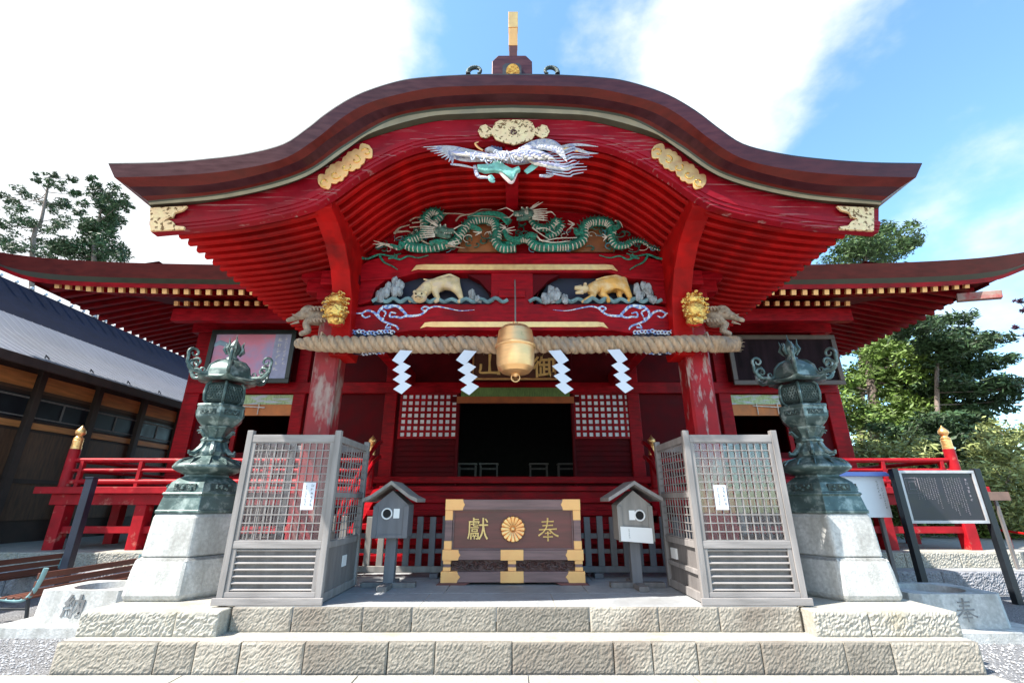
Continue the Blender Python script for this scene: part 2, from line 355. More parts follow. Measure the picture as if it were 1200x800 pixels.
steps = empty('stone_steps', (0, 5.3, 0), 'low flight of two rough hewn stone steps leading up to the porch', 'steps')
m1 = MB(); course(m1, -4.27, 4.38, 4.97, 5.7, 0.0, .258, [.95, .36, .42, .60, .78, .44, .72])
m1.build('lower_step', [ROUGH], steps)
B('lower_tread', STONE, steps, (-4.262, 4.372, 5.02, 6.6, .02, .2625), bevel=.006)
m1 = MB(); course(m1, -2.86, 2.94, 5.30, 6.2, .262, .487, [.62, .72, .50, .86, .95, .70])
m1.build('upper_step', ROUGH, steps)
# landing of large slabs
lm = MB(); yy = [5.31, 6.02, 6.95, 8.2, 9.6]; 
for j in range(4):
    x = -4.4 if j else -2.85; xe = 4.5 if j else 2.93
    w = [1.9, 1.4, 2.2, 1.7, 1.6, 2.0]; k = j
    while x < xe-.02:
        e = min(x+w[k % 6], xe); k += 1
        if xe-e < .5: e = xe
        lm.box(x+.005, e-.005, yy[j]+(.004 if j else 0), yy[j+1]-.004, .35, .49); x = e
lm.build('landing', SLAB, steps, bevel=.004)
B('landing_core', DKST, steps, (-4.38, 4.48, 6.1, 9.6, .01, .44))
for sx, x0, x1 in ((-1, -4.26, -2.88), (1, 2.96, 4.40)):
    m1 = MB(); course(m1, x0, x1, 5.13, 6.9, .262, .474, [.95, .45] if sx < 0 else [.55, .9], amp=.010)
    m1.build('side_plinth', STONE, steps)
    B('plinth_top', STONE, steps, (x0+.012, x1-.012, 5.15, 6.94, .3, .479), bevel=.006)

# stone terrace the hall and its veranda stand on
tr = empty('stone_terrace', (0, 9, 0), 'grey stone terrace kerb running behind the lanterns and boards', 'terrace')
for x0, x1 in ((-14, -4.5), (4.52, 14)):
    m1 = MB(); course(m1, x0, x1, 8.75, 9.3, 0, .36, [1.3, 1.6, 1.1], amp=.012); m1.build('kerb_stone', DKST, tr)
    B('terrace_slab', SLAB, tr, (x0, x1, 8.8, 18, .05, .366))
    m1 = MB(); course(m1, x0, x1, 9.2, 9.7, .36, .62, [1.2, 1.5, 1.0], amp=.012); m1.build('kerb_stone', STONE, tr)
    B('terrace_slab', STONE, tr, (x0, x1, 9.25, 18, .4, .624))

# ---------------------------------------------------------------- the shrine hall
hall = empty('shrine_hall', (0, 11, 0), 'red lacquered shrine hall with a bow-curved porch roof and gold fittings', 'shrine')
# porch roof edge curves, measured left half, mirrored
C0 = [(127,192),(184,191),(235,187.5),(286,181),(330,170),(357,153),(387,130),(421,110.5),(465,96),(500,91),(552,88),(600,87.5)]
C1 = [(134,208),(201,206),(269,200),(330,187),(370,163),(404,136),(437,119),(500,104),(552,101),(600,100)]
C2 = [(151,219),(235,217),(302,205),(353,187),(387,162),(437,131),(500,115.5),(552,111),(600,109.5)]
C3 = [(173,235.5),(269,225),(353,202),(404,169),(454,140),(500,129),(552,124.5),(600,123)]
C3b = [(174,237.5),(269,227),(353,205),(404,172),(454,143),(500,132),(552,128),(600,126.5)]
C4 = [(175,240),(269,231),(353,209),(404,176.5),(437,155),(500,137),(552,133),(600,131.5)]
C5 = [(177,244),(252,236),(336,217),(387,192),(421,167),(500,144),(552,140),(600,139)]
C6 = [(177,272),(269,263),(353,246),(387,230),(421,206),(464,182),(500,170.5),(552,166.5),(600,165)]
NT = 60
def curve(c, Y, ext=0, n=NT):
    c = catmull(c, 12); xs = [p[0] for p in c]; ys = [p[1] for p in c]; out = []
    for i in range(n+1):
        x = xs[0]+(600-xs[0])*i/n; out.append(W(x, float(np.interp(x, xs, ys)), Y))
    full = out+[Vector((-p.x*(1+.016*min(1, abs(p.x)/4.2)), p.y, p.z)) for p in out[-2::-1]]; return full
Y0 = 4.15
K = [(C0, Y0), (C1, Y0+.03), (C2, Y0+.12), (C3, Y0+.27), (C3b, Y0+.28), (C4, Y0+.295), (C5, Y0+.37)]
KW = [curve(c, y) for c, y in K]; BOT = curve(C6, Y0+.37); YB = Y0+.37
BACK = 9.2
def band(name, a, b, m, back=BACK):
    mb = MB(); mb.loft([b, a])
    for e in (0, -1):
        A = a[e]; Bp = b[e]; mb.loft([[Vector((A.x, A.y, A.z)), Vector((A.x, back, A.z))], [Vector((Bp.x, Bp.y, Bp.z)), Vector((Bp.x, back, Bp.z))]])
    return mb.build(name, m, hall, smooth=True, ang=50)
roofm = MB()
top = KW[0]; roofm.loft([top, [Vector((p.x, BACK, p.z+.02)) for p in top]])
roof = roofm.build('porch_roof', CROOF, hall, smooth=True)
# rolled lip along the top edge
lip = MB(); lip.tube([p+Vector((0, .012, .004)) for p in top], .014, 6); lip.build('roof_lip', BLKM, hall, smooth=True)
band('eave_layer', KW[0], KW[1], CROOF); band('eave_layer', KW[1], KW[2], CROOF2)
mid = [(a*.45+b*.55)+Vector((0, .03, 0)) for a, b in zip(KW[2], KW[3])]
band('eave_layer', KW[2], mid, CROOF); band('eave_layer', mid, KW[3], CROOF2)
band('dark_moulding', KW[3], KW[4], DARKG); band('cream_moulding', KW[4], KW[5], CREAM)
band('dark_moulding', KW[5], KW[6], DARKG)
# barge board: solid, with two raised fillets near its lower edge
bb = MB(); tt = KW[6]; mid1 = [t*.40+b*.60 for t, b in zip(tt, BOT)]; mid2 = [t*.22+b*.78 for t, b in zip(tt, BOT)]; mid3 = [t*.1+b*.9 for t, b in zip(tt, BOT)]
sh = lambda r, d: [p+Vector((0, d, 0)) for p in r]
bb.loft([sh(BOT, .10), sh(BOT, 0), sh(mid3, 0), sh(mid3, -.012), sh(mid2, -.012), sh(mid2, -.024), sh(mid1, -.024), sh(mid1, .004), sh(tt, .004), sh(tt, .10)])
for e in (0, -1):
    q = [tt[e], tt[e]+Vector((0, .10, 0)), BOT[e]+Vector((0, .10, 0)), BOT[e]]; bb.add(q, [(0, 1, 2, 3)])
barge = bb.build('barge_board', BARGE, hall, smooth=True, ang=30)
# ceiling and curved rafters
def at_x(curv, x):
    xs = [p.x for p in curv]; return float(np.interp(x, xs, [p.z for p in curv]))
RX = 3.98
rx = [-RX+2*RX*i/80 for i in range(81)]; rz = [at_x(BOT, x) for x in rx]
cl = MB(); cl.loft([[Vector((x, YB+.1, z+.16)) for x, z in zip(rx, rz)], [Vector((x, BACK, z+.16)) for x, z in zip(rx, rz)]])
cl.build('porch_ceiling', REDR, hall, smooth=True)
def rafter(Y):
    mb = MB(); w = .036; b0, b1 = .035, .145
    lo = [[Vector((x, Y-w, z+b1)) for x, z in zip(rx, rz)], [Vector((x, Y-w, z+b0+.02)) for x, z in zip(rx, rz)], [Vector((x, Y-w*.6, z+b0)) for x, z in zip(rx, rz)],
          [Vector((x, Y+w*.6, z+b0)) for x, z in zip(rx, rz)], [Vector((x, Y+w, z+b0+.02)) for x, z in zip(rx, rz)], [Vector((x, Y+w, z+b1)) for x, z in zip(rx, rz)]]
    mb.loft(lo)
    for e in (0, -1):
        mb.add([r[e] for r in lo], [(0, 1, 2, 3, 4, 5)])
    return mb
proto = rafter(YB+.22).build('curved_rafter', REDR, hall, smooth=True, ang=35)
for k in range(1, 28):
    c = proto.copy(); COL.objects.link(c); c.parent = hall; c.location = (0, k*.162, 0); ORG[c] = ORG[hall]
# purlins from barge board back over the columns
for x, wd_, zb in ((-2.30, .34, None), (2.30, .34, None), (0, .16, None)):
    z1 = at_x(BOT, x)+.05; hh = .34 if x else .22
    if x:
        z1 += .02
        # curved bracket arm under it, sweeping down to the column head
        ar = MB(); pts = [(YB+.105, z1+.12), (YB+.105, z1-.04), (4.85, z1-.09), (5.15, z1-.22), (5.42, z1-.45), (5.62, z1-.78), (5.72, z1-1.2), (5.73, z1-1.55), (6.1, z1-1.55), (6.6, z1+.12)]
        vs = [(x-.13, a, b) for a, b in pts]+[(x+.13, a, b) for a, b in pts]; n_ = len(pts)
        ar.add(vs, [tuple(range(n_)), tuple(range(2*n_-1, n_-1, -1))]+[(i, (i+1) % n_, (i+1) % n_+n_, i+n_) for i in range(n_)])
        ar.build('bracket_arm', REDR, hall, bevel=.01, fixn=True)
    else:
        B('ridge_purlin', RED, hall, (-.09, .09, YB+.02, 6.1, z1-.20, z1+.02), bevel=.008)
        B('king_post', RED, hall, (-.10, .10, 5.86, 6.05, ZY(252, 5.9), z1), bevel=.008)

# gold fittings on the barge board
def plate_on(px, Y, name='gold_fitting', m=None, th=.02):
    poly = [W(x, y, Y) for x, y in px]; mb = MB(); mb.prism([(p.x, p.z) for p in poly], Y-th, Y); return mb.build(name, m or GOLDP, barge, bevel=.004, fixn=True)
YG = YB-.027
crest = [(560,155),(563,149),(569,147),(573,150),(577,152),(580,145),(586,142),(602,141.5),(618,142),(624,145),(627,152),(631,150),(635,147),(641,149),(644,155),(641,161),(635,163.5),(631,161),(627,159),(623,165),(614,168),(602,171),(590,168),(581,165),(577,159),(573,161),(569,163.5),(563,161)]
plate_on(crest, YG)
mb = MB()
for k in range(3):
    a0 = 2*PI*k/3+.5; c = W(602, 155, YG-.022)
    pts = [c+Vector((math.cos(a0+t*2.0)*(.022+.020*t), 0, math.sin(a0+t*2.0)*(.022+.020*t))) for t in [i/8 for i in range(9)]]
    mb.tube(pts, taper(9, .018, .004), 6)
mb.build('comma_crest', CARVD, barge, smooth=True)
def lobed(path, wmax, Y, n=60):
    """long plate with lobed outline following two points in px"""
    (xa, ya), (xb, yb) = path; out = []
    ax = Vector((xb-xa, yb-ya)); Ln = ax.length; ax.normalize(); nn = Vector((-ax.y, ax.x))
    def prof(t): return wmax*(.55+.30*abs(math.cos(t*PI*3.0))+.15*abs(math.cos(t*PI*9)))*min(1, (1-abs(2*t-1))*6+.25)
    up = [(xa+ax.x*Ln*t+nn.x*prof(t), ya+ax.y*Ln*t+nn.y*prof(t)) for t in [i/n for i in range(n+1)]]
    dn = [(xa+ax.x*Ln*t-nn.x*prof(t), ya+ax.y*Ln*t-nn.y*prof(t)) for t in [i/n for i in range(n, -1, -1)]]
    return up+dn
for s_ in (-1, 1):
    a = (600+s_*225, 218); b = (600+s_*165, 174)
    o = plate_on(lobed((a, b), 11.5, YG), YG, m=GOLD)
    # relief scrolls on it
    mb = MB()
    for k in range(5):
        t = (k+.5)/5; cx, cy = a[0]+(b[0]-a[0])*t, a[1]+(b[1]-a[1])*t; c = W(cx, cy, YG-.022)
        mb.tube([c+Vector((math.cos(u*5+k)*(.02+.045*u), 0, math.sin(u*5+k)*(.02+.045*u))) for u in [i/12 for i in range(13)]], .009, 5)
    mb.build('scroll_relief', GOLDC, barge, smooth=True)
    q = [(177.8, 245), (221, 243), (216, 248), (206, 251), (204, 256), (197, 258), (204, 261), (208, 266), (218, 267), (217, 270), (177.8, 272)]
    if s_ > 0: q = [(1200-x, y) for x, y in q][::-1]
    plate_on(q, YG+.004, m=GOLDP, th=.03)

# ridge ornament on the porch roof
zp = KW[0][NT].z; rb = hall
ro = MB(); w_ = .26; ro.prism([(-w_, zp-.02), (w_, zp-.02), (w_, ZY(72, 4.35)), (w_-.08, ZY(65, 4.35)), (-w_+.08, ZY(65, 4.35)), (-w_, ZY(72, 4.35))], 4.35, 4.75)
orn = ro.build('ridge_end_block', CROOF, hall, bevel=.01, fixn=True)
ro = MB(); ro.prism([(-.28, zp+.0), (.28, zp+.0), (.24, zp+.15), (-.24, zp+.15)], 4.75, 9.0); ro.build('porch_ridge', CROOF, hall, fixn=True)
mb = MB(); mb.prism([(-.12, zp-.01), (.12, zp-.01), (.12, ZY(79, 4.33)), (.08, ZY(76, 4.33)), (-.08, ZY(76, 4.33)), (-.12, ZY(79, 4.33))], 4.31, 4.349); mb.build('ridge_niche', BLKM, orn, fixn=True)
mb = MB(); mb.tube([W(601, 84, 4.30), W(601, 84, 4.27)], .085, 16); mb.build('gold_disc', GOLDC, orn, smooth=True, ang=50)
po = MB(); pa, pb = Vector((0.015, 4.42, ZY(72, 4.42))), Vector((0.015, 4.24, ZY(18, 4.24))); po.bar(pa, pb, .105, .105); po.build('ridge_pole', KEYAKI, hall, bevel=.006)
for (t0, t1, mm) in ((.28, .66, GOLDY), (.66, 1.01, GOLD)):
    mb = MB(); mb.bar(pa.lerp(pb, t0), pb if t1 > 1 else pa.lerp(pb, t1), .125 if t1 > 1 else .115, .125 if t1 > 1 else .115); mb.build('pole_cap', mm, orn, bevel=.004)
for s_ in (-1, 1):
    c = W(601+s_*43, 83, 4.4)
    mb = MB(); mb.tube([c+Vector((s_*math.cos(u*4.6-.4)*(.11-.07*u), 0, math.sin(u*4.6-.4)*(.10-.06*u)-.02)) for u in [i/14 for i in range(15)]], taper(15, .032, .018), 8)
    mb.build('ridge_scroll', BRONZD, hall, smooth=True)

# ---- columns of the porch
CX = 2.50; CY = 6.0; cw = .165
zc_top = ZY(352, 5.85)
for s_ in (-1, 1):
    x = s_*CX; c = .03
    base = [( -cw+c, -cw), (cw-c, -cw), (cw, -cw+c), (cw, cw-c), (cw-c, cw), (-cw+c, cw), (-cw, cw-c), (-cw, -cw+c)]
    vs = [(x+a, CY+b, .50) for a, b in base]+[(x+a, CY+b, zc_top) for a, b in base]
    mb = MB(); mb.add(vs, [tuple(range(7, -1, -1)), tuple(range(8, 16))]+[(i, (i+1) % 8, (i+1) % 8+8, i+8) for i in range(8)])
    col_ = mb.build('porch_column', REDBARE if s_ < 0 else REDW, hall)
    B('base_stone', PED, col_, (x-.28, x+.28, CY-.28, CY+.28, .485, .62), bevel=.02)
    B('bracket_block', RED, hall, (x-.24, x+.24, 5.80, 6.20, zc_top, zc_top+.16), (x-.15, x+.15, 5.66, 6.34, zc_top+.16, zc_top+.38), (x-.45, x+.45, 5.90, 6.10, zc_top+.16, zc_top+.36), bevel=.012)
    B('bracket_block', RED, hall, (x-.55, x+.55, 5.90, 6.14, zc_top+.362, zc_top+.50), bevel=.012)
# ---- lower beam
YF = 5.86
zl0, zl1 = ZY(391, YF), ZY(356, YF)
xb = CX-.12
def beam_outline(z0, z1, xl, dip=.05):
    up = [(-xl, z1-.10), (-xl+.35, z1-.02), (-xl+.8, z1), (xl-.8, z1), (xl-.35, z1-.02), (xl, z1-.10)]
    dn = [(xl, z0), (xl-.7, z0), (xl-1.0, z0+dip), (0, z0+dip), (-xl+1.0, z0+dip), (-xl+.7, z0), (-xl, z0)]
    return up+dn
mb = MB(); mb.prism(beam_outline(zl0, zl1, xb, .05), YF, 6.12); lowb = mb.build('tie_beam', RED, hall, bevel=.012, fixn=True)
def strip(x0, x1, y0, y1, Y, parent):
    xm = [(x0, y1+1.5), (x0+6, y0+1), (x0+14, y0), (x1-14, y0), (x1-6, y0+1), (x1, y1+1.5), (x1-8, y1-.5), (x1-16, y1), (x0+16, y1), (x0+8, y1-.5)]
    P = [W(a, b, Y) for a, b in xm]; m_ = MB(); m_.prism([(p.x, p.z) for p in P], Y-.012, Y); return m_.build('gold_strip', GOLD, parent, bevel=.004, fixn=True)
strip(492, 713, 377, 383.5, YF-.002, lowb)
def scroll(cx, cy, r, Y, s_, turns=1.3, tail=None, rad=.014, m=BLUEW, name='scroll_painting', parent=None):
    mb = MB(); pts = []
    for i in range(26):
        u = i/25; a = (.2+u*turns*2*PI); rr = r*(1-.78*u); pts.append((cx+s_*math.cos(a)*rr, cy-math.sin(a)*rr*.75))
    P = [W(a, b, Y) for a, b in pts]; mb.tube(P, taper(len(P), rad, rad*.6), 5, flat=.5)
    return mb
for s_ in (-1, 1):
    M = lambda x: 600-s_*(600-x) if s_ < 0 else x
    def X(x): return x if s_ < 0 else 1204-x
    mb = MB(); Yp = YF-.006
    def T(pts, r0, r1=None):
        P = pxpath([(X(a), b) for a, b in pts], Yp, 6); mb.tube(P, taper(len(P), r0, r1 or r0*.4), 6, flat=.5)
    T([(472, 364), (466, 359), (456, 358), (447, 361), (443, 368), (447, 375), (456, 379), (464, 382), (467, 386)], .022, .012)
    T([(472, 364), (476, 369), (470, 372), (463, 371), (457, 371), (458, 366), (464, 367)], .018, .01)
    T([(474, 370), (484, 370), (494, 368), (503, 361), (512, 359), (524, 361), (540, 364), (556, 363)], .020, .003)
    T([(503, 361), (498, 359), (494, 362), (500, 365)], .016, .01)
    T([(448, 359), (454, 361), (462, 359), (470, 360)], .016, .01)
    T([(450, 374), (444, 372), (438, 366), (430, 364), (424, 368), (428, 372), (434, 370)], .02, .01)
    T([(424, 367), (418, 367), (414, 366)], .014, .003)
    T([(446, 362), (452, 366), (450, 371)], .014, .01)
    T([(458, 383), (452, 384), (455, 379)], .014, .008)
    mb.build('scroll_painting', BLUEW, lowb, smooth=True)
    # blue and white cloud bracket around the rope
    mb = MB()
    for k in range(13):
        cx = 413+k*3.9; T2 = W(X(cx), 390+random.uniform(-1.5, 1.5), YF-.05); mb.tube([T2+Vector((math.cos(a)*.035*(1-a/9), -.01, math.sin(a)*.035*(1-a/9))) for a in [i*.6 for i in range(10)]], .010, 5)
        if k < 11:
            T2 = W(X(cx+2), 414+random.uniform(-1.5, 1.5)*1-abs(k-4)*.5, YF-.02); mb.tube([T2+Vector((math.cos(a)*.035*(1-a/9), -.01, math.sin(a)*.035*(1-a/9))) for a in [i*.6 for i in range(10)]], .010, 5)
    P = [W(X(a), b, YF) for a, b in ((410, 390), (462, 390), (452, 408), (432, 414), (410, 413))]; m2 = MB(); m2.prism([(p.x, p.z) for p in P], YF-.02, YF+.1)
    m2.build('cloud_bracket', DKBL, hall, fixn=True); mb.build('cloud_carving', BLUEW, hall, smooth=True)

# ---- band between the beams: dark field with tigers and rocks
zu0 = ZY(324, YF); zu1 = ZY(297, YF)
B('tiger_backboard', DKBL, hall, (-2.3, 2.3, YF+.16, YF+.2, zl1-.1, zu0+.1))
B('centre_strut', RED, hall, (-.30, .30, YF-.0, YF+.15, zl1-.02, zu0+.06), (-.19, .19, YF-.03, YF+.1, zl1+.09, zl1+.2), bevel=.01)
for s_ in (-1, 1):
    def X(x): return x if s_ < 0 else 1204-x
    # red surround with curved lower corners
    P = [(400, 322), (480, 322), (452, 328), (440, 337), (434, 353), (400, 362)]
    P = [W(X(a), b, YF) for a, b in P]; mb = MB(); mb.prism([(p.x, p.z) for p in P], YF, YF+.14); mb.build('panel_surround', RED, hall, bevel=.008, fixn=True)
    P = [(548, 322), (580, 322), (580, 358), (590, 358), (576, 352), (572, 340), (562, 329)]
    P = [W(X(a), b, YF+.01) for a, b in P]; mb = MB(); mb.prism([(p.x, p.z) for p in P], YF+.01, YF+.13); mb.build('panel_surround', REDD, hall, fixn=True)
    # nosing blocks seen beside the panel
    p = W(X(416), 328, YF-.05); B('beam_nose', REDD, hall, (p.x-.07, p.x+.07, YF-.08, YF+.1, p.z-.07, p.z+.07), bevel=.01)
# upper beam
mb = MB(); P = [(412, 318), (430, 306), (452, 299), (500, 296.5), (704, 296.5), (752, 299), (774, 306), (792, 318), (792, 330), (740, 326), (715, 319), (489, 319), (464, 326), (412, 330)]
P = [W(a, b, YF-.03) for a, b in P]; mb.prism([(p.x, p.z) for p in P], YF-.03, YF+.2); upb = mb.build('rainbow_beam', RED, hall, bevel=.012, fixn=True)
strip(482, 724, 310, 316.5, YF-.034, upb)
for s_ in (-1, 1):     # teal waves painted along the upper beam
    def X(x): return x if s_ < 0 else 1204-x
    mb = MB()
    for pts, r in (([(418, 300), (430, 303), (445, 298), (458, 300), (470, 297)], .022), ([(445, 300), (450, 307), (460, 312), (466, 316)], .018), ([(458, 300), (468, 304), (478, 300), (490, 302), (502, 299)], .018), ([(455, 303), (465, 301), (462, 297)], .014)):
        P = pxpath([(X(a), b) for a, b in pts], YF-.05, 5); mb.tube(P, taper(len(P), r, r*.35), 6, flat=.6)
    mb.build('wave_painting', TEAL, upb, smooth=True)

# tigers and rocks
def P5(x, y, d=0): return W(x, y, YF+.02+d)
t1 = skin('tiger_carving', TIGERP, hall, [
    (P5(535, 333), .095), (P5(522, 331), .10), (P5(508, 333), .11), (P5(497, 339, -.05), .10), (P5(493, 347, -.14), .075),
    (P5(537, 341, -.03), .06), (P5(541, 351, -.03), .035), (P5(537, 354, -.07), .03),
    (P5(510, 343, -.03), .05), (P5(514, 351, -.05), .035), (P5(509, 354, -.08), .03), (P5(488, 345, 0), .045), (P5(483, 351, -.02), .035), (P5(479, 353, -.05), .028),
    (P5(537, 327, 0), .03), (P5(527, 322, -.02), .022), (P5(516, 325, -.05), .02), (P5(504, 329, -.07), .016), (P5(496, 327, -.08), .012)],
    [(0,1),(1,2),(2,3),(3,4),(0,5),(5,6),(6,7),(2,8),(8,9),(9,10),(3,11),(11,12),(12,13),(0,14),(14,15),(15,16),(16,17),(17,18)])
mb = MB(); hd = P5(492, 348, -.16); mb.ball(hd, .10, 14, 10, (1.0, .85, .85)); mb.ball(hd+Vector((0, -.07, -.035)), .052, 10, 8, (1.1, 1, .7)); mb.ball(hd+Vector((-.075, 0, .075)), .028); mb.ball(hd+Vector((.075, 0, .075)), .028)
mb.build('tiger_head', TIGERP, t1, smooth=True)
mb = MB(); [mb.ball(hd+Vector((s_*.04, -.082, .012)), .013) for s_ in (-1, 1)]; mb.tube([hd+Vector((-.04, -.115, -.055)), hd+Vector((0, -.125, -.045)), hd+Vector((.04, -.115, -.055))], .006, 5); mb.build('tiger_face', BLACK, t1, smooth=True)
t2 = skin('tiger_carving', TIGER, hall, [
    (P5(731, 333), .10), (P5(718, 332), .115), (P5(704, 335), .11), (P5(694, 337, -.05), .085), (P5(687, 339, -.08), .06),
    (P5(735, 342, -.03), .055), (P5(739, 350, -.03), .035), (P5(736, 353.5, -.07), .03), (P5(725, 345, .05), .045), (P5(728, 351, .05), .03),
    (P5(706, 345, -.04), .05), (P5(713, 350, -.05), .035), (P5(713, 354, -.08), .03), (P5(695, 347, -.02), .045), (P5(686, 352, -.05), .032), (P5(681, 353.5, -.06), .026),
    (P5(733, 326, 0), .022), (P5(722, 323, -.02), .018), (P5(708, 325, -.06), .015), (P5(698, 328, -.08), .012)],
    [(0,1),(1,2),(2,3),(3,4),(0,5),(5,6),(6,7),(0,8),(8,9),(2,10),(10,11),(11,12),(3,13),(13,14),(14,15),(0,16),(16,17),(17,18),(18,19)])
mb = MB(); hd = P5(684, 338.5, -.1); mb.ball(hd, .075, 14, 10, (1.0, .85, .8)); mb.tube([hd+Vector((-.02, -.02, 0)), hd+Vector((-.13, -.03, .0))], [.055, .028], 8); mb.tube([hd+Vector((-.02, -.02, -.05)), hd+Vector((-.12, -.03, -.075))], [.04, .018], 8); mb.ball(hd+Vector((.02, -.03, .06)), .025)
mb.build('tiger_head', TIGERP, t2, smooth=True)
mb = MB(); mb.ball(hd+Vector((-.03, -.075, .02)), .012); mb.build('tiger_face', BLACK, t2, smooth=True)
def rocks(lst, Y):
    mb = MB()
    for x, y, r, h in lst:
        for k in range(7):
            p = W(x+random.uniform(-.6, .6)*r*.8, y-h*random.uniform(0, .9), Y+random.uniform(-.06, .04)); mb.ball(p, r/88*random.uniform(.45, .75), 7, 5, (.8, .8, 1.3), wob=.22)
    return mb
rocks([(446, 349, 8, 9), (455, 345, 8, 11), (466, 343, 9, 17), (553, 350, 6, 8), (561, 352, 5, 4)], YF-.02).build('rock_carving', ROCKG, hall)
rocks([(640, 351, 8, 4), (650, 348, 10, 8), (662, 352, 6, 4), (749, 349, 8, 14), (757, 347, 9, 14), (765, 353, 6, 4)], YF-.02).build('rock_carving', ROCKG, hall)
for x0, x1 in ((436, 590), (620, 770)):
    mb = MB(); 
    for k in range(9):
        a = x0+(x1-x0)*k/9; P = pxpath([(a, 353), (a+8, 350.5-random.random()*2), (a+16, 353.5), (a+22, 351)], YF-.03+random.uniform(-.02, .02), 4); mb.tube(P, .028, 6, flat=.8)
    mb.build('wave_carving', mat('grey_teal_wave', (.14, .24, .26), .5, var=.4, scale=10, bump=.1), hall, smooth=True)

# dragons ------------------------------------------------------------
YD = 5.80
mb = MB(); P = [(430, 297.5), (448, 280), (470, 262), (505, 250), (560, 246), (644, 246), (699, 250), (734, 262), (756, 280), (774, 297.5)]
P = [W(a, b, YD+.1) for a, b in P]; mb.prism([(p.x, p.z) for p in P], YD+.14, YD+.18); mb.build('dragon_backboard', RED, hall, fixn=True)
for x0, x1 in ((536, 596), (668, 720)):
    P = [W(a, b, YD+.12) for a, b in ((x0, 295.5), (x0+8, 276), (x0+22, 264), (x1-14, 262), (x1, 270), (x1, 295.5))]; mb = MB(); mb.prism([(p.x, p.z) for p in P], YD+.11, YD+.139); mb.build('rust_panel', RUST, hall, fixn=True)
def Z4(x, y, d=0): return (420+x*.15, 235+y*.15, d)
def Z5(x, y, d=0): return (600+x*.1583, 235+y*.1583, d)
def dragon(name, body, r0, parts, tail=True):
    P = pxpath(body, YD, 8); n = len(P); rad = [r0*(.75+.25*math.sin(min(1, i/n*3)*PI/2))*(1 if i < n*.55 or not tail else max(.12, 1-(i-n*.55)/(n*.46))) for i in range(n)]
    mb = MB(); mb.tube(P, rad, 10); o = mb.build(name, TEAL, hall, smooth=True)
    mb = MB()      # belly plates: short pale ribs across the front underside
    acc = 0
    for i in range(1, n-1):
        acc += (P[i]-P[i-1]).length
        if acc < .034: continue
        acc = 0; d = (P[i+1]-P[i-1]).normalized(); sd = Vector((d.z, 0, -d.x)); 
        if sd.z > 0: sd = -sd
        r = rad[i]; a = P[i]+sd*r*1.0+Vector((0, -.02, 0)); b = P[i]+sd*r*.15+Vector((0, -r*1.02, 0)); mb.tube([a, (a+b)/2+sd*.01+Vector((0, -r*.3, 0)), b], [.009, .010, .005], 5)
    mb.build('belly_plates', PLATE, o, smooth=True)
    mb = MB()      # dorsal fins
    for i in range(2, n-2, 2):
        d = (P[i+1]-P[i-1]).normalized(); sd = Vector((-d.z, 0, d.x)); sd = sd if sd.z > 0 else -sd
        mb.tube([P[i]+sd*rad[i]*.8, P[i]+sd*(rad[i]+.045)+d*.02], [.018, .003], 4)
    mb.build('dorsal_fins', TEAL, o)
    for nm, m_, tubes in parts:
        mb = MB()
        for pts, ra, rb_ in tubes:
            Q = pxpath(pts, YD-.08, 5); mb.tube(Q, taper(len(Q), ra, rb_), 6)
        mb.build(nm, m_, o, smooth=True)
    return o
def head(c, s_, o):
    mb = MB(); mb.ball(c, .095, 12, 9, (1.1, .9, .85)); mb.tube([c+Vector((s_*.03, -.03, -.0)), c+Vector((s_*.15, -.07, -.045)), c+Vector((s_*.22, -.08, -.03))], [.075, .05, .035], 8)
    mb.tube([c+Vector((s_*.02, -.03, -.06)), c+Vector((s_*.12, -.06, -.115)), c+Vector((s_*.17, -.06, -.12))], [.05, .035, .02], 8)
    for q in (-1, 1): mb.ball(c+Vector((s_*.05+q*.035, -.085, .045)), .026)
    mb.build('dragon_head', mat('dark_teal_head', (.06, .13, .10), .5, var=.5, scale=20, bump=.2, col2=(.4, .36, .3), t2=(.56, .62), s2=14), o, smooth=True)
    mb = MB(); 
    for q in (-1, 1):
        mb.ball(c+Vector((s_*.06+q*.036, -.108, .047)), .012)
        mb.tube([c+Vector((-s_*.02, -.02, .07)), c+Vector((-s_*(.1+q*.02), -.04, .13)), c+Vector((-s_*(.19+q*.03), -.03, .20))], [.018, .013, .004], 5)
    for k in range(6):
        a = k/5; mb.tube([c+Vector((-s_*.06, -.03, .05-a*.14)), c+Vector((-s_*.18, -.05, .06-a*.18)), c+Vector((-s_*.28, -.03, .08-a*.2))], [.014, .01, .003], 5)
    mb.tube([c+Vector((s_*.2, -.09, -.02)), c+Vector((s_*.32, -.1, .05)), c+Vector((s_*.45, -.08, .02))], [.01, .007, .003], 5)
    mb.tube([c+Vector((s_*.2, -.09, -.03)), c+Vector((s_*.28, -.1, -.12)), c+Vector((s_*.36, -.08, -.10))], [.01, .007, .003], 5)
    for k in range(5): mb.tube([c+Vector((s_*(.09+k*.024), -.10, -.075)), c+Vector((s_*(.09+k*.024), -.105, -.10))], [.008, .002], 4)
    mb.build('horns_and_mane', PLATE, o, smooth=True)
claw = lambda fn, x, y, dx: [([fn(x, y), fn(x+dx, y-14), fn(x+dx*2, y-26)], .014, .004), ([fn(x, y), fn(x+dx*1.2, y+2), fn(x+dx*2.2, y-2)], .014, .004), ([fn(x, y), fn(x+dx, y+18), fn(x+dx*1.6, y+28)], .014, .004)]
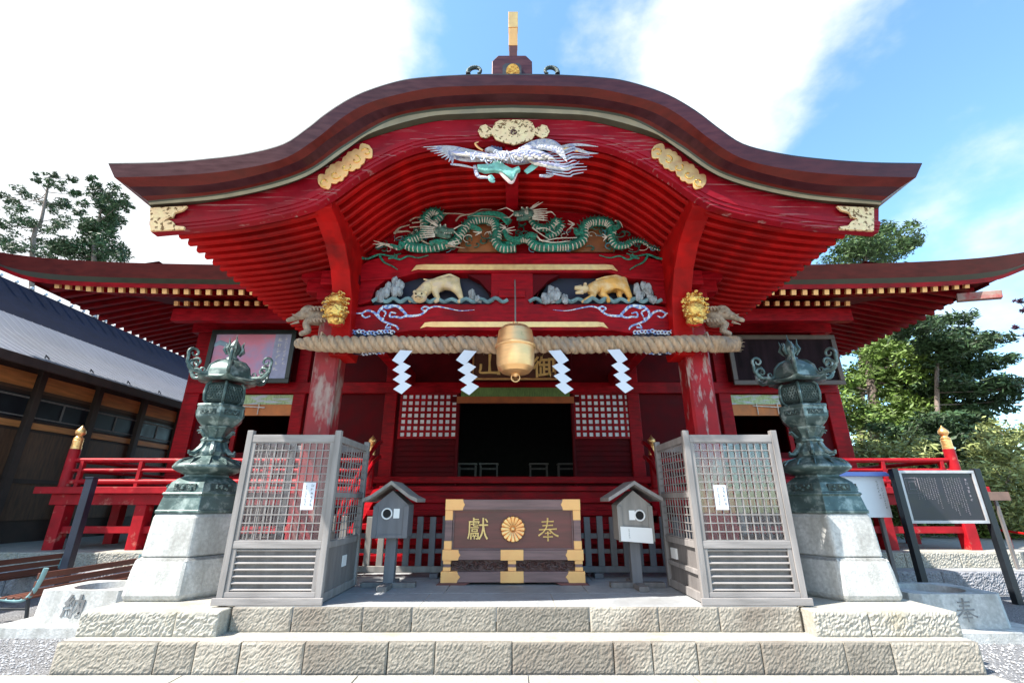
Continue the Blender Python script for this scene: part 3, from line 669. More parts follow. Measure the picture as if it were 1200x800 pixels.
d1 = dragon('dragon_carving', [Z4(620, 250), Z4(590, 180), Z4(640, 120), Z4(580, 90), Z4(520, 150), Z4(520, 250), Z4(440, 300), Z4(385, 320), Z4(400, 360), Z4(520, 372), Z4(640, 355), Z4(750, 320), Z4(810, 240), Z4(880, 170), Z4(980, 145), Z4(1060, 170), Z4(1085, 250), Z4(1080, 330), Z4(1130, 372), Z4(1230, 368)], .072, [
    ('leg', TEAL, [([Z4(340, 330), Z4(320, 370), Z4(250, 350)], .05, .03), ([Z4(560, 340), Z4(640, 320), Z4(700, 330)], .05, .03), ([Z4(880, 200), Z4(930, 220), Z4(960, 240)], .05, .03), ([Z4(1180, 170), Z4(1100, 110), Z4(960, 100), Z4(850, 130)], .06, .01)]),
    ('claws', PLATE, [([Z4(310, 375), Z4(240, 350), Z4(200, 340)], .03, .018)]+claw(Z4, 200, 340, -40)+claw(Z4, 700, 335, 45)+claw(Z4, 960, 245, -30)+claw(Z4, 1150, 210, -22)),
    ('flame_wisps', CARVW, [([Z4(280, 260), Z4(320, 215), Z4(400, 190)], .02, .006), ([Z4(300, 245), Z4(380, 240), Z4(410, 250)], .018, .006), ([Z4(400, 160), Z4(440, 135), Z4(490, 130)], .012, .004), ([Z4(400, 210), Z4(470, 205), Z4(540, 210)], .012, .004), ([Z4(420, 175), Z4(480, 170), Z4(540, 180)], .012, .004), ([Z4(660, 100), Z4(800, 105), Z4(900, 120), Z4(1050, 125), Z4(1160, 155)], .010, .005), ([Z4(760, 160), Z4(800, 120), Z4(900, 100), Z4(960, 70), Z4(1040, 70)], .014, .004), ([Z4(490, 310), Z4(560, 340), Z4(620, 330)], .014, .006), ([Z4(680, 350), Z4(750, 360), Z4(830, 372)], .016, .005)])], tail=False)
head(W(*Z4(635, 245)[:2], YD-.1), 1, d1)
d2 = dragon('dragon_carving', [Z5(130, 140), Z5(190, 200), Z5(270, 205), Z5(330, 170), Z5(345, 215), Z5(300, 250), Z5(240, 280)][:3]+[Z5(325, 150), Z5(355, 190), Z5(330, 240), Z5(250, 275)], .05, [
    ('whisker', PLATE, [([Z5(150, 200), Z5(210, 245), Z5(280, 290)], .012, .006), ([Z5(180, 210), Z5(250, 205), Z5(320, 245)], .012, .005), ([Z5(250, 90), Z5(290, 85), Z5(320, 110)], .014, .006), ([Z5(205, 130), Z5(235, 120), Z5(230, 150)], .012, .006)])], tail=False)
head(W(*Z5(120, 105)[:2], YD-.1), -1, d2)
d3 = dragon('dragon_carving', [Z5(-40, 330), Z5(60, 290), Z5(120, 290), Z5(180, 340), Z5(300, 345), Z5(440, 335), Z5(520, 290), Z5(530, 200), Z5(590, 160), Z5(690, 160), Z5(735, 200), Z5(735, 270), Z5(770, 335), Z5(850, 335), Z5(900, 305), Z5(960, 305), Z5(1020, 345), Z5(1095, 368)], .075, [
    ('leg', TEAL, [([Z5(520, 230), Z5(480, 240), Z5(470, 210)], .045, .03), ([Z5(60, 300), Z5(-20, 280), Z5(-60, 220)], .06, .03), ([Z5(180, 270), Z5(130, 250), Z5(100, 280)], .05, .03), ([Z5(740, 210), Z5(790, 190), Z5(780, 150)], .05, .02)]),
    ('claws', PLATE, claw(Z5, 460, 175, -22)+claw(Z5, -60, 220, 40)+claw(Z5, 700, 270, -15)),
    ('flame_wisps', PLATE, [([Z5(180, 260), Z5(230, 300), Z5(330, 280), Z5(480, 275)], .012, .006), ([Z5(200, 290), Z5(300, 310), Z5(430, 300)], .012, .005), ([Z5(760, 150), Z5(800, 160), Z5(820, 200)], .012, .004)])])

for nm_, mm_, cnt, rr0 in (('cloud_curls', mat('dark_green_curl', (.02, .08, .055), .5, var=.5, scale=12), 46, .016), ('cloud_curls', PLATE, 26, .008), ('cloud_curls', mat('sea_blue_curl', (.05, .16, .20), .5, var=.4), 22, .012)):
    mb = MB()
    for k in range(cnt):
        t_ = random.random(); x_ = 440+t_*325; top_ = 292-40*math.sin(PI*min(1, max(0, t_)))**.6; y_ = random.uniform(top_+2, 293); c = W(x_, y_, YD+random.uniform(-.02, .09)); a0 = random.uniform(0, 6.3); R0 = random.uniform(.05, .10); sg = random.choice((-1, 1))
        Q = [c+Vector((math.cos(a0+sg*u*4.6)*R0*(1-.7*u)+u*.03, -.02*u, math.sin(a0+sg*u*4.6)*R0*(1-.7*u)*.8)) for u in [i/11 for i in range(12)]]
        mb.tube(Q, taper(12, rr0*.5, rr0), 5)
    mb.build(nm_, mm_, hall, smooth=True)
# phoenix hanging under the barge crest --------------------------------
YPh = YB-.05
def Z3(x, y, d=0): return (480+x*.2, 120+y*.2, d)
ph = skin('phoenix_carving', WHITEC, hall, [(W(*Z3(560, 330)[:2], YPh), .075), (W(*Z3(650, 320)[:2], YPh), .10), (W(*Z3(740, 310)[:2], YPh), .08), (W(*Z3(820, 330)[:2], YPh), .05), (W(*Z3(500, 300)[:2], YPh), .05), (W(*Z3(470, 275)[:2], YPh-.03), .045), (W(*Z3(440, 285)[:2], YPh-.04), .018)],
     [(0, 1), (1, 2), (2, 3), (0, 4), (4, 5), (5, 6)])
def feathers(lst, m_, name):
    mb = MB()
    for pts, r0, r1 in lst:
        Q = pxpath([Z3(*p)[:2]+((p[2],) if len(p) > 2 else (0,)) for p in pts], YPh, 6); n = len(Q); mb.tube(Q, [max(.004, r0*math.sin(PI*min(1, .25+.75*i/(n-1)))+r1) for i in range(n)], 6, flat=.45)
    return mb.build(name, m_, ph, smooth=True)
lw = []
for k in range(9):     # left wing fan
    a = k/8; lw.append(([(520-20*a, 320+20*a, -.02*k % .05), (360-30*a, 290+45*a), (230+10*a*3, 262+62*a), (80+a*170, 262+a*100)], .030, .003))
feathers(lw, WHITEC, 'wing')
rw = []
for k in range(8):
    a = k/7; rw.append(([(640+10*a, 300+20*a), (740+20*a, 255+30*a), (830+30*a, 250+60*a), (900+20*a, 290+80*a)], .032, .004))
feathers(rw, WHITEC, 'wing')
feathers([([(850, 270), (950, 250), (1020, 250), (1105, 260)], .02, .003), ([(870, 300), (960, 275), (1040, 295), (1105, 300)], .024, .003), ([(880, 320), (960, 320), (1010, 320), (1075, 318)], .022, .003), ([(850, 340), (900, 380), (950, 375), (995, 345)], .024, .003),
          ([(800, 370), (860, 405), (900, 400), (905, 405)], .022, .003), ([(760, 430), (820, 430), (850, 410), (880, 400)], .022, .003), ([(380, 370), (400, 430), (450, 440), (500, 450)], .02, .004), ([(240, 362), (300, 368), (350, 378), (400, 390)], .014, .003)], WHITEC, 'tail_feathers')
for nm_, mm_, rows_ in (('covert_feathers', mat('lavender_feather', (.36, .36, .52), .5, var=.3, scale=20), 0), ('covert_feathers', mat('cream_feather', (.62, .54, .46), .5, var=.3, scale=20), 1)):
    ls_ = []
    for k in range(11):
        x_ = 250+k*26+rows_*13; ls_.append(([(x_+60, 300+k*2.0+rows_*9, -.05), (x_+25, 296+k*2.4+rows_*10, -.055), (x_-14, 284+k*1.6+rows_*12, -.05)], .018, .003))
    for k in range(12):
        x_ = 580+k*20+rows_*10; ls_.append(([(x_, 300+rows_*16+(k % 3)*8, -.085), (x_+22, 296+rows_*14+(k % 3)*9, -.09), (x_+44, 304+rows_*12+(k % 3)*10, -.08)], .016, .003))
    for k in range(7):
        x_ = 700+k*26; ls_.append(([(x_, 330+k*5+rows_*10, -.03), (x_+40, 350+k*5+rows_*12, -.035), (x_+90, 352+k*2+rows_*18, -.02)], .018, .003))
    feathers(ls_, mm_, nm_)
mb = MB(); P = [W(*Z3(a, b)[:2], YPh+.01) for a, b in ((395, 372), (480, 368), (500, 345), (530, 350), (560, 375), (600, 395), (640, 380), (650, 400), (625, 415), (610, 455), (590, 450), (540, 415), (500, 405), (440, 412), (400, 398))]
mb.prism([(p.x, p.z) for p in P], YPh-.02, YPh+.04); mb.build('cloud_base', TEALL, ph, bevel=.01, fixn=True)
feathers([([(680, 410), (720, 380), (760, 350), (790, 340)], .03, .01), ([(470, 430), (480, 450), (490, 460), (495, 455)], .03, .008)], TEALL, 'leg')
feathers([([(530, 410), (570, 450), (600, 470), (632, 415)], .02, .004)], mat('pale_pink_carving', (.66, .48, .44), .5), 'pendant_tip')
fl_ = []
for k in range(16):
    x_ = 330+k*20; fl_.append(([(x_, 330+random.uniform(-50, 20), -.10), (x_+18, 320+random.uniform(-40, 30), -.12), (x_+34, 335+random.uniform(-50, 30), -.11), (x_+22, 345+random.uniform(-30, 20), -.10)], .006, .002))
for k in range(9):
    fl_.append(([(800, 300+k*14, -.03), (880+k*6, 290+k*18, -.04), (960, 262+k*20, -.03), (1000+random.uniform(-30, 60), 275+k*17, -.02)], .007, .003))
feathers(fl_, mat('silver_filament', (.32, .34, .42), .4, var=.3), 'filaments')
feathers([([(430, 282), (400, 262), (385, 240), (405, 232)], .010, .005), ([(880, 280), (930, 270), (980, 285), (1020, 275)], .014, .004)], GOLD, 'crest_feather')
dk = []
for k in range(5): dk.append(([(710+12*k, 255+6*k), (760+10*k, 262+8*k), (800, 275+12*k), (815, 280+12*k)], .014, .003))
for k in range(4): dk.append(([(480+18*k, 255+3*k), (500+12*k, 275+3*k), (490+14*k, 300), (500+10*k, 305)], .014, .003))
feathers([(p, a, b) for p, a, b in dk], mat('indigo_feather', (.05, .06, .13), .5), 'dark_feathers')
for o in list(ph.children)[-1:]:
    o.location = o.location+Vector((0, -.06, 0))

# lion heads (gold) and elephant-nosed heads (bare wood) at the column tops
for s_ in (-1, 1):
    def X(x): return x if s_ < 0 else 1208-x
    Yl = 5.62
    def q(x, y, d=0): return W(X(x), y, Yl+d)
    mb = MB(); mb.ball(q(394, 365), .155, 14, 10, (1, .9, 1.1)); mb.ball(q(394, 376, -.09), .10, 12, 8, (1.15, 1, .8)); mb.ball(q(395, 352), .12, 12, 8, (1.15, .9, .9))
    mb.tube([q(394, 362, .02), q(394, 366, .35)], [.14, .14], 10)
    for k in range(34):
        a = k*2.4; rr = .06+.10*(k/34)**.5; c = q(394, 360, -.06)+Vector((math.cos(a)*rr*1.15, .05*random.random(), math.sin(a)*rr*1.35)); 
        mb.tube([c+Vector((math.cos(u)*.024*(1-u/7), -.045-.01*u*.3, math.sin(u)*.024*(1-u/7))) for u in [i*.8 for i in range(7)]], .013, 5)
    for e in (-1, 1): mb.ball(q(394+e*6, 368, -.16), .028)
    mb.ball(q(394, 374, -.20), .035)
    lh = mb.build('lion_head_carving', GOLDC, hall, smooth=True)
    mb = MB(); mb.tube([q(386, 380, -.15), q(394, 381.5, -.19), q(402, 380, -.15)], .014, 6); mb.build('lion_mouth', REDR, lh, smooth=True)
    j = [(q(384, 374, .25), .13), (q(372, 372, .22), .12), (q(362, 367, .18), .10), (q(354, 368, .15), .07), (q(345, 373, .12), .04), (q(335, 376, .10), .028), (q(358, 380, .18), .06), (q(362, 388, .16), .05), (q(350, 392, .14), .035), (q(364, 359, .2), .045), (q(355, 361, .12), .05)]
    ek = skin('elephant_head_carving', CARVW, hall, j, [(0, 1), (1, 2), (2, 3), (3, 4), (4, 5), (1, 6), (6, 7), (7, 8), (2, 9), (2, 10)])
    mb = MB()
    for (a, b, c, d) in ((350, 377, 340, 380), (352, 371, 342, 368)): mb.tube([q(a, b, .08), q((a+c)/2, (b+d)/2, .05), q(c, d, .05)], [.02, .014, .004], 6)
    for k in range(10):
        c = q(366+k % 5*4, 362+k//5*14, .08); mb.tube([c+Vector((math.cos(u)*.035*(1-u/7), -.01, math.sin(u)*.035*(1-u/7))) for u in [i*.8 for i in range(7)]], .013, 5)
    mb.ball(q(358, 366, .06), .018)
    mb.build('mane_and_tusks', CARVW, ek, smooth=True)

# ---------------------------------------------------------------- main roof
YE = 8.6
E0 = [(-40,289),(0,295.5),(50,302),(120,306.5),(200,309),(300,310.5),(420,311),(600,311)]
E1 = [(-28,296),(10,313),(60,321),(120,324.5),(200,326.5),(300,328),(420,328.5),(600,328.5)]
E2 = [(-5,310),(35,324),(100,330),(200,332.5),(300,333.5),(420,334),(600,334)]
def ecurve(c, Y):
    c = catmull(c, 10); xs = [p[0] for p in c]; ys = [p[1] for p in c]; out = []
    for i in range(61):
        x = xs[0]+(600-xs[0])*i/60; out.append(W(x, float(np.interp(x, xs, ys)), Y))
    return out+[Vector((-p.x, p.y, p.z)) for p in out[-2::-1]]
e0, e1, e2 = ecurve(E0, YE), ecurve(E1, YE+.12), ecurve(E2, YE+.22)
BK = 18.0
def eband(a, b, m, nm):
    mb = MB(); mb.loft([b, a])
    for e in (0, -1):
        A, Bp = a[e], b[e]; mb.loft([[A, Vector((A.x, BK, A.z))], [Bp, Vector((Bp.x, BK, Bp.z))]])
    return mb.build(nm, m, hall, smooth=True, ang=50)
eband(e0, e1, CROOF2, 'main_eave_layer'); eband(e1, e2, DARKG, 'main_eave_soffit_edge')
mb = MB(); e3 = [Vector((p.x*.995, p.y+.02, p.z-.10)) for p in e2]; mb.loft([e3, e2]); mb.build('main_fascia', RED, hall, smooth=True)
# hipped roof surface with shallow slope
mb = MB(); rows = []
for k in range(9):
    t = k/8; yy_ = YE+t*5.2; zz = 1.5*t+.9*t*t
    rows.append([Vector((p.x*(1-.32*t), yy_, p.z*(1-t)+(e0[60].z)*t+zz)) for p in e0])
mb.loft(rows); mb.build('main_roof', CROOF, hall, smooth=True)
for s_ in (0, -1):
    pass
# soffit with flying rafters (gold capped), second row behind
zr = ZY(342.5, YE+.28); 
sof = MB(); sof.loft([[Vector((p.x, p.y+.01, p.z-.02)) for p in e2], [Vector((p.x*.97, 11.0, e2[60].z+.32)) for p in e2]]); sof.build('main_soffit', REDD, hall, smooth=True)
zr0 = ZY(342.5, YE+.32)
for s_ in (-1, 1):
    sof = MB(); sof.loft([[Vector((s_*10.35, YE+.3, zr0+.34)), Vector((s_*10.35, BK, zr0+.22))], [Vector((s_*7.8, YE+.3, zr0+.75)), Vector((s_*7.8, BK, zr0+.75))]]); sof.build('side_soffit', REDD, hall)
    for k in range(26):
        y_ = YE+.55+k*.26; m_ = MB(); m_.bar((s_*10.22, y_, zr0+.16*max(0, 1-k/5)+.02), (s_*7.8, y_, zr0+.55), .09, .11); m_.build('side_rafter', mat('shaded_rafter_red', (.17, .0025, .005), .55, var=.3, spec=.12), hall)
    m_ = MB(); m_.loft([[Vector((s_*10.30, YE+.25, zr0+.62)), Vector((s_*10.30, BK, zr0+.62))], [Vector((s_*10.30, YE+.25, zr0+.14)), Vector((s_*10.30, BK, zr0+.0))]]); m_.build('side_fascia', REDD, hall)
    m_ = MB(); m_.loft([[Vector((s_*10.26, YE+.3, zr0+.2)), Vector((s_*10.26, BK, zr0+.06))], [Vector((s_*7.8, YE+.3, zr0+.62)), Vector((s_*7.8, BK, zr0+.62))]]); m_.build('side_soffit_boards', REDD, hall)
xs_r = []
k = 0
rp = None
def lift(x): return float(np.interp(abs(x), [0, 6.5, 9.0, 10.6], [0, 0.0, .07, .24]))
def mk_rafter(x, y0, y1, z0, z1, w, h, nm):
    mb = MB(); mb.bar((x, y0, z0), (x, y1, z1), w, h); o = mb.build(nm, RED, hall)
    d = (Vector((x, y1, z1))-Vector((x, y0, z0))).normalized(); mb = MB(); mb.bar(Vector((x, y0, z0))-d*.012, Vector((x, y0, z0))+d*.05, w+.014, h+.014); mb.build('rafter_cap', GOLDY, o)
    return o
x = 4.9
while x < 10.1:
    for s_ in (-1, 1): mk_rafter(s_*x, YE+.32, 10.6, ZY(342.5, YE+.32)+lift(x), ZY(342.5, YE+.32)+.55+lift(x), .085, .10, 'flying_rafter')
    x += .237
x = 4.95
while x < 7.9:
    for s_ in (-1, 1): mk_rafter(s_*x, 9.6, 11.2, ZY(355.5, 9.6), ZY(355.5, 9.6)+.5, .08, .09, 'base_rafter')
    x += .232
zq = ZY(355.5, 9.6)
B('rafter_purlin', RED, hall, (-7.9, 7.9, 9.75, 9.93, zq-.36, zq-.06), bevel=.01)
for s_ in (1,):
    p = W(600+s_*574, 345, YE+.1); m_ = MB(); m_.bar((p.x-s_*.55, YE+.5, p.z+.10), (p.x, p.y, p.z), .14, .17); m_.build('hip_rafter', mat('pale_worn_rafter', (.30, .20, .17), .6, var=.3, col2=(.3, .03, .03), t2=(.45, .6)), hall, bevel=.01)

# ---------------------------------------------------------------- hall front wall
YW = 11.0
def wx(x, y=500): return XX(x, y, YW)
def wz(y): return ZY(y, YW)
HX = 7.85; zf = ZY(561, YW)          # floor level
ztop = wz(330)
# wall as a set of boards around the openings
dx0, dx1 = wx(537, 515), wx(671, 515); dz0, dz1 = zf, wz(472)
lx0, lx1 = wx(470, 485), wx(536, 485)
wb = MB()
wb.box(-HX, HX, YW, YW+.12, dz1, ztop)                                  # head band
wl0, wl1 = wx(247, 485), wx(345, 485)                                   # side bay window
wb.box(-HX, wl0, YW, YW+.12, zf-1.2, dz1-.001); wb.box(wl1, dx0, YW, YW+.12, zf-1.2, dz1-.001)
wb.box(wl0, wl1, YW, YW+.12, zf-1.2, wz(530)); wb.box(-wl1, -wl0, YW, YW+.12, zf-1.2, wz(530))
wb.box(dx1, -wl1, YW, YW+.12, zf-1.2, dz1-.001); wb.box(-wl0, HX, YW, YW+.12, zf-1.2, dz1-.001)
wb.box(dx0, dx1, YW, YW+.12, zf-1.2, dz0)
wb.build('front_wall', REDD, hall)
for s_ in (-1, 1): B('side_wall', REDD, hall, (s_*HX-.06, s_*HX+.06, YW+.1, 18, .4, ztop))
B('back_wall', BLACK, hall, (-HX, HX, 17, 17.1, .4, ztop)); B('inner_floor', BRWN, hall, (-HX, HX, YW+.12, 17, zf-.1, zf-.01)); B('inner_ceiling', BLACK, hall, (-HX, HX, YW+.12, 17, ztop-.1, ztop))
for x in (-7.82, wl1+.09, -2.95, dx0-.02, dx1+.02, 2.95, -wl1-.09, 7.82):
    r = .19 if abs(x) > 7 else (.15 if abs(x) > 2 else .035)
    B('wall_column', RED if abs(x) > 2 else REDD, hall, (x-r, x+r, YW-.10, YW+.05, zf-.3, wz(345)+.003*r), bevel=.02)
B('head_tie_beam', RED, hall, (-HX-.1, HX+.1, YW-.14, YW+.03, wz(462), wz(449)), (-HX-.3, HX+.3, YW-.17, YW+.04, wz(392), wz(378)), bevel=.015)
B('sill_beam', RED, hall, (-HX-.1, HX+.1, YW-.16, YW+.02, zf-.10, zf+.05), bevel=.015)
B('door_lintel', REDD, hall, (dx0-.2, dx1+.2, YW-.12, YW+.02, dz1, dz1+.14), bevel=.01)
# recessed dark bracket band above door zone
B('frieze_panel', REDD, hall, (-2.78, 2.78, YW-.05, YW-.004, wz(448), wz(395)))
# lattice windows
for s_ in (-1, 1):
    a, b = (lx0, lx1) if s_ < 0 else (wx(673, 485), wx(739, 485)); z0, z1 = wz(513), wz(455)
    lat = B('lattice_window', REDD, hall, (a-.03, b+.03, YW-.045, YW-.003, z0-.03, z1+.03))
    mb = MB(); n1, n2 = 9, 8; pw, pz = (b-a)/n1, (z1-z0)/n2
    for i in range(n1):
        for j in range(n2): mb.box(a+pw*(i+.21), a+pw*(i+.79), YW-.052, YW-.046, z0+pz*(j+.21), z0+pz*(j+.79))
    mb.build('paper_panes', PANE, lat)
    bars = MB()
    for i in range(n1+1): bars.box(a+pw*i-pw*.17, a+pw*i+pw*.17, YW-.075, YW-.053, z0-.03, z1+.03)
    for j in range(n2+1): bars.box(a-.03, b+.03, YW-.078, YW-.055, z0+pz*j-pz*.17, z0+pz*j+pz*.17)
    bars.build('lattice_bars', RED, lat)
    # boarded skirting below
    mb = MB(); zz = z0-.08
    while zz > zf+.1: mb.box(a-.02, b+.02, YW-.03, YW-.004, zz-.10, zz-.012); zz -= .12
    mb.build('door_panel_boards', REDD, hall, bevel=.006)
# blinds over the doorway and side windows
B('door_blind', GREEN, hall, (dx0+.05, dx1-.05, YW-.02-.16, YW-.16, wz(467), wz(456)))
B('door_valance', ORANG, hall, (dx0-.05, dx1+.05, YW-.19, YW-.165, wz(474), wz(466.5)))
for s_ in (-1, 1):
    a, b = (wl0, wl1) if s_ < 0 else (-wl1, -wl0)
    B('window_blind', mat('pale_green_blind', (.36, .45, .22), .7, var=.35, scale=9, stretch=(9, 1, 1), col2=(.5, .5, .55), t2=(.5, .6), s2=3, st2=(1, 1, 6)), hall, (a+.02, b-.02, YW-.04, YW-.02, wz(474), wz(463)))
    B('window_valance', mat('bright_orange_blind', (.50, .16, .04), .6, var=.2), hall, (a+.02, b-.02, YW-.035, YW-.015, wz(487), wz(474.3)))
    mb = MB(); c = (a+b)/2+s_*.0
    for e in (-.35, .15): mb.tube([(c+e, YW-.06, wz(473)), (c+e, YW-.06, wz(486))], .014, 6)
    mb.tube([(c-.45, YW-.065, wz(476)), (c+.3, YW-.065, wz(478))], .016, 6); mb.build('blind_cords', PLATE, hall)
    B('window_bar', RED, hall, ((a+b)/2-.05-.35*s_*-1, (a+b)/2+.05-.35*s_*-1, YW-.03, YW+.03, wz(530), wz(487)))
# inner room: offering stands seen in the doorway
inner = None
for i, px in enumerate((548, 573, 631, 664)):
    p = W(px, 545, 13.2); st_ = empty('offering_stand', (p.x, 13.2, zf-.01), ['low dark offering stand at the left jamb inside the doorway', 'low dark offering stand left of centre inside the doorway', 'low dark offering stand right of centre inside the doorway', 'low dark offering stand at the right jamb inside the doorway'][i], 'stand', 'offering stands inside the doorway')
    zt = ZY(543, 13.2); w = .27
    B('top_board', AGEDH, st_, (p.x-w, p.x+w, 13.0, 13.4, zt-.03, zt), bevel=.004)
    B('shelf_rail', AGEDD, st_, (p.x-w+.03, p.x+w-.03, 13.03, 13.06, zt-.17, zt-.13))
    for a in (-1, 1):
        for b in (13.03, 13.33): B('leg', AGEDD, st_, (p.x+a*(w-.04)-.018, p.x+a*(w-.04)+.018, b, b+.036, zf-.01, zt-.03))

# stairs up to the hall
zv = ZY(570, 9.5)
stp = MB(); n = 6
for k in range(n):
    z1 = .52+(zv-.52)*(k+1)/n; stp.box(-2.55, 2.55, 7.62+k*.31, 9.6, z1-.09, z1); stp.box(-2.5, 2.5, 7.70+k*.31, 7.74+k*.31, z1-.25, z1-.09)
stp.build('stairs', RED, hall, bevel=.008)
for s_ in (-1, 1):
    mb = MB(); P = [(9.6, zv+.05), (7.45, .62), (7.45, .49), (9.6, .49)]; x = s_*2.66
    vs = [(x-.07, a, b) for a, b in P]+[(x+.07, a, b) for a, b in P]; mb.add(vs, [(0, 1, 2, 3), (7, 6, 5, 4), (0, 4, 5, 1), (1, 5, 6, 2), (2, 6, 7, 3), (3, 7, 4, 0)]); mb.build('stair_string', RED, hall, fixn=True)
    rl = MB()
    for h in (.74, .45): rl.tube([(x, 9.4, zv+h+.12), (x, 9.0, zv+h-.02), (x, 8.3, zv+h-.5), (x, 7.7, zv+h-.98), (x, 7.45, .52+h)], .038, 8)
    rl.build('stair_rail', RED, hall, smooth=True)
def finial(x, y, z, s, parent):
    """gold onion-shaped cap"""
    pr = [(.085,0),(.085,.05),(.078,.055),(.082,.16),(.072,.17),(.078,.20),(.060,.215),(.045,.24),(.06,.26),(.082,.30),(.078,.34),(.045,.38),(.012,.42),(.002,.44)]
    mb = MB(); mb.lathe([(r*s, h*s) for r, h in pr], (x, y, z), 16); return mb.build('post_finial', GOLD, parent, smooth=True, ang=45)
for s_ in (-1, 1):
    x = s_*2.85
    mb = MB(); mb.tube([(x, 9.45, zv-.05), (x, 9.45, ZY(533, 9.45))], .085, 14); np_ = mb.build('newel_post', RED, hall, smooth=True, ang=50); finial(x, 9.45, ZY(534, 9.45), .95, np_)
    mb = MB(); mb.tube([(s_*2.66, 7.45, .49), (s_*2.66, 7.45, 1.25)], .075, 14); mb.build('newel_post', REDS, hall, smooth=True, ang=50)
# veranda
VX = 9.45; YV = 9.45
B('veranda_deck', REDS, hall, (-VX, -2.75, YV, YW, zv-.13, zv), (2.75, VX, YV, YW, zv-.13, zv), (-2.75, 2.75, YV+.12, YW, zv-.12, zv-.004), bevel=.01)
B('veranda_side_deck', REDS, hall, (-VX, -HX, YW, 17, zv-.13, zv), (HX, VX, YW, 17, zv-.13, zv), bevel=.01)
B('veranda_edge_beam', REDS, hall, (-9.2, -2.8, YV+.14, YV+.34, zv-.34, zv-.132), (2.8, 9.2, YV+.14, YV+.34, zv-.34, zv-.132), bevel=.01)
for s_ in (-1, 1):
    for x in (8.95, 7.35, 5.8, 4.3, 2.95):
        B('veranda_leg', REDS, hall, (s_*x-.11, s_*x+.11, YV+.13, YV+.35, .49 if x < 4.5 else .62, zv-.342), bevel=.012)
        if x > 7.5 or x < 4: B('veranda_leg', REDS, hall, (s_*x-.1, s_*x+.1, YV+1.5, YV+1.7, .44 if x < 4.5 else .62, zv-.13), bevel=.012)
    B('brace_rail', REDS, hall, (s_*8.84, s_*2.95, YV+.19, YV+.29, .92, 1.05), bevel=.008)
    # railing: posts, three rails along the front and one side
    for h, r in ((.52, .045), (.32, .036), (.10, .05)):
        mb = MB(); xo = VX-.45; P = [(s_*2.95, YV+.14, zv+h), (s_*(xo), YV+.14, zv+h)]
        if h == .52: P = [(s_*2.95, YV+.14, zv+h), (s_*6, YV+.14, zv+h-.01), (s_*xo, YV+.14, zv+h)]
        mb.tube(P, r, 8); mb.tube([(s_*xo, YV+.14, zv+h), (s_*xo, 14, zv+h)], r, 8); mb.build('veranda_rail', REDS, hall, smooth=True, ang=50)
    for x in (3.6, 4.9, 6.2, 7.55, 8.75):
        B('baluster', REDS, hall, (s_*x-.035, s_*x+.035, YV+.10, YV+.18, zv+.001, zv+.50), bevel=.004)
    x = s_*(VX-.45); mb = MB(); mb.tube([(x, YV+.14, zv-.02), (x, YV+.14, zv+.74)], .098, 14); cp = mb.build('corner_post', REDS, hall, smooth=True, ang=50); finial(x, YV+.14, zv+.74, 1.1, cp)
B('porch_back_beam', RED, hall, (-4.0, 4.0, 8.9, 9.1, ZY(372, 9.0), ZY(352, 9.0)), bevel=.012)
for s_ in (-1, 1): B('link_beam', RED, hall, (s_*CX-.11, s_*CX+.11, 6.2, 11, zc_top+.0, zc_top+.34), bevel=.02)

# ---------------------------------------------------------------- rope, papers, bell, plaques
Yr = 5.60; zr_ = ZY(402.5, Yr); xa, xb_ = XX(347, 402, Yr), XX(864, 402, Yr)
rp = MB(); nseg = 1100; nr = 30; rows = []
for i in range(nseg+1):
    t = i/nseg; x = xa+(xb_-xa)*t; r = .112*min(1, .55+t*9)
    sag = -.02*math.sin(PI*t)+.006*math.sin(t*37); row = []
    for j in range(nr+1):
        th = 2*PI*j/nr; tw = abs(math.sin(1.5*th-x*30.0)); rr = r*(.66+.36*tw**.45)
        if t > .945: rr = .112*(.95+.1*random.random())*(1-.1*(t-.945)/.055)
        row.append((x, Yr+rr*math.cos(th), zr_+sag+rr*math.sin(th)))
    rows.append(row)
rp.loft(rows)
for side in (0, -1): rp.add(rows[side][:-1], [tuple(range(nr))])
rope = rp.build('straw_rope', ROPEM, None, smooth=True, ang=80)
tag(rope, 'thick twisted straw rope stretched between the porch columns', 'rope')
mb = MB()
for k in range(170):
    x = random.uniform(xa+.2, xb_-.1); a = random.uniform(0, 2*PI); p = Vector((x, Yr+.105*math.cos(a), zr_+.105*math.sin(a))); mb.tube([p, p+Vector((random.uniform(-.04, .04), .03*math.cos(a), .03*math.sin(a)-.02))], [.0022, .0012], 3)
for k in range(90):
    a = random.uniform(0, 2*PI); r = random.uniform(0, .1); p = Vector((xb_-.03, Yr+r*math.cos(a), zr_+r*math.sin(a))); mb.tube([p, p+Vector((random.uniform(.04, .09), random.uniform(-.01, .01), random.uniform(-.012, .012)))], [.004, .002], 3)
mb.build('loose_straws', ROPEM, rope)
mb = MB()
for s_ in (-1, 1):
    c = Vector((s_*CX, 5.95, zr_)); mb.tube([c+Vector((.03, -.46, 0)), c+Vector((.03, -.42, .13)), c+Vector((0.03, 0, .12))], .012, 5)
mb.build('rope_ties', ROPEM, rope, smooth=True)
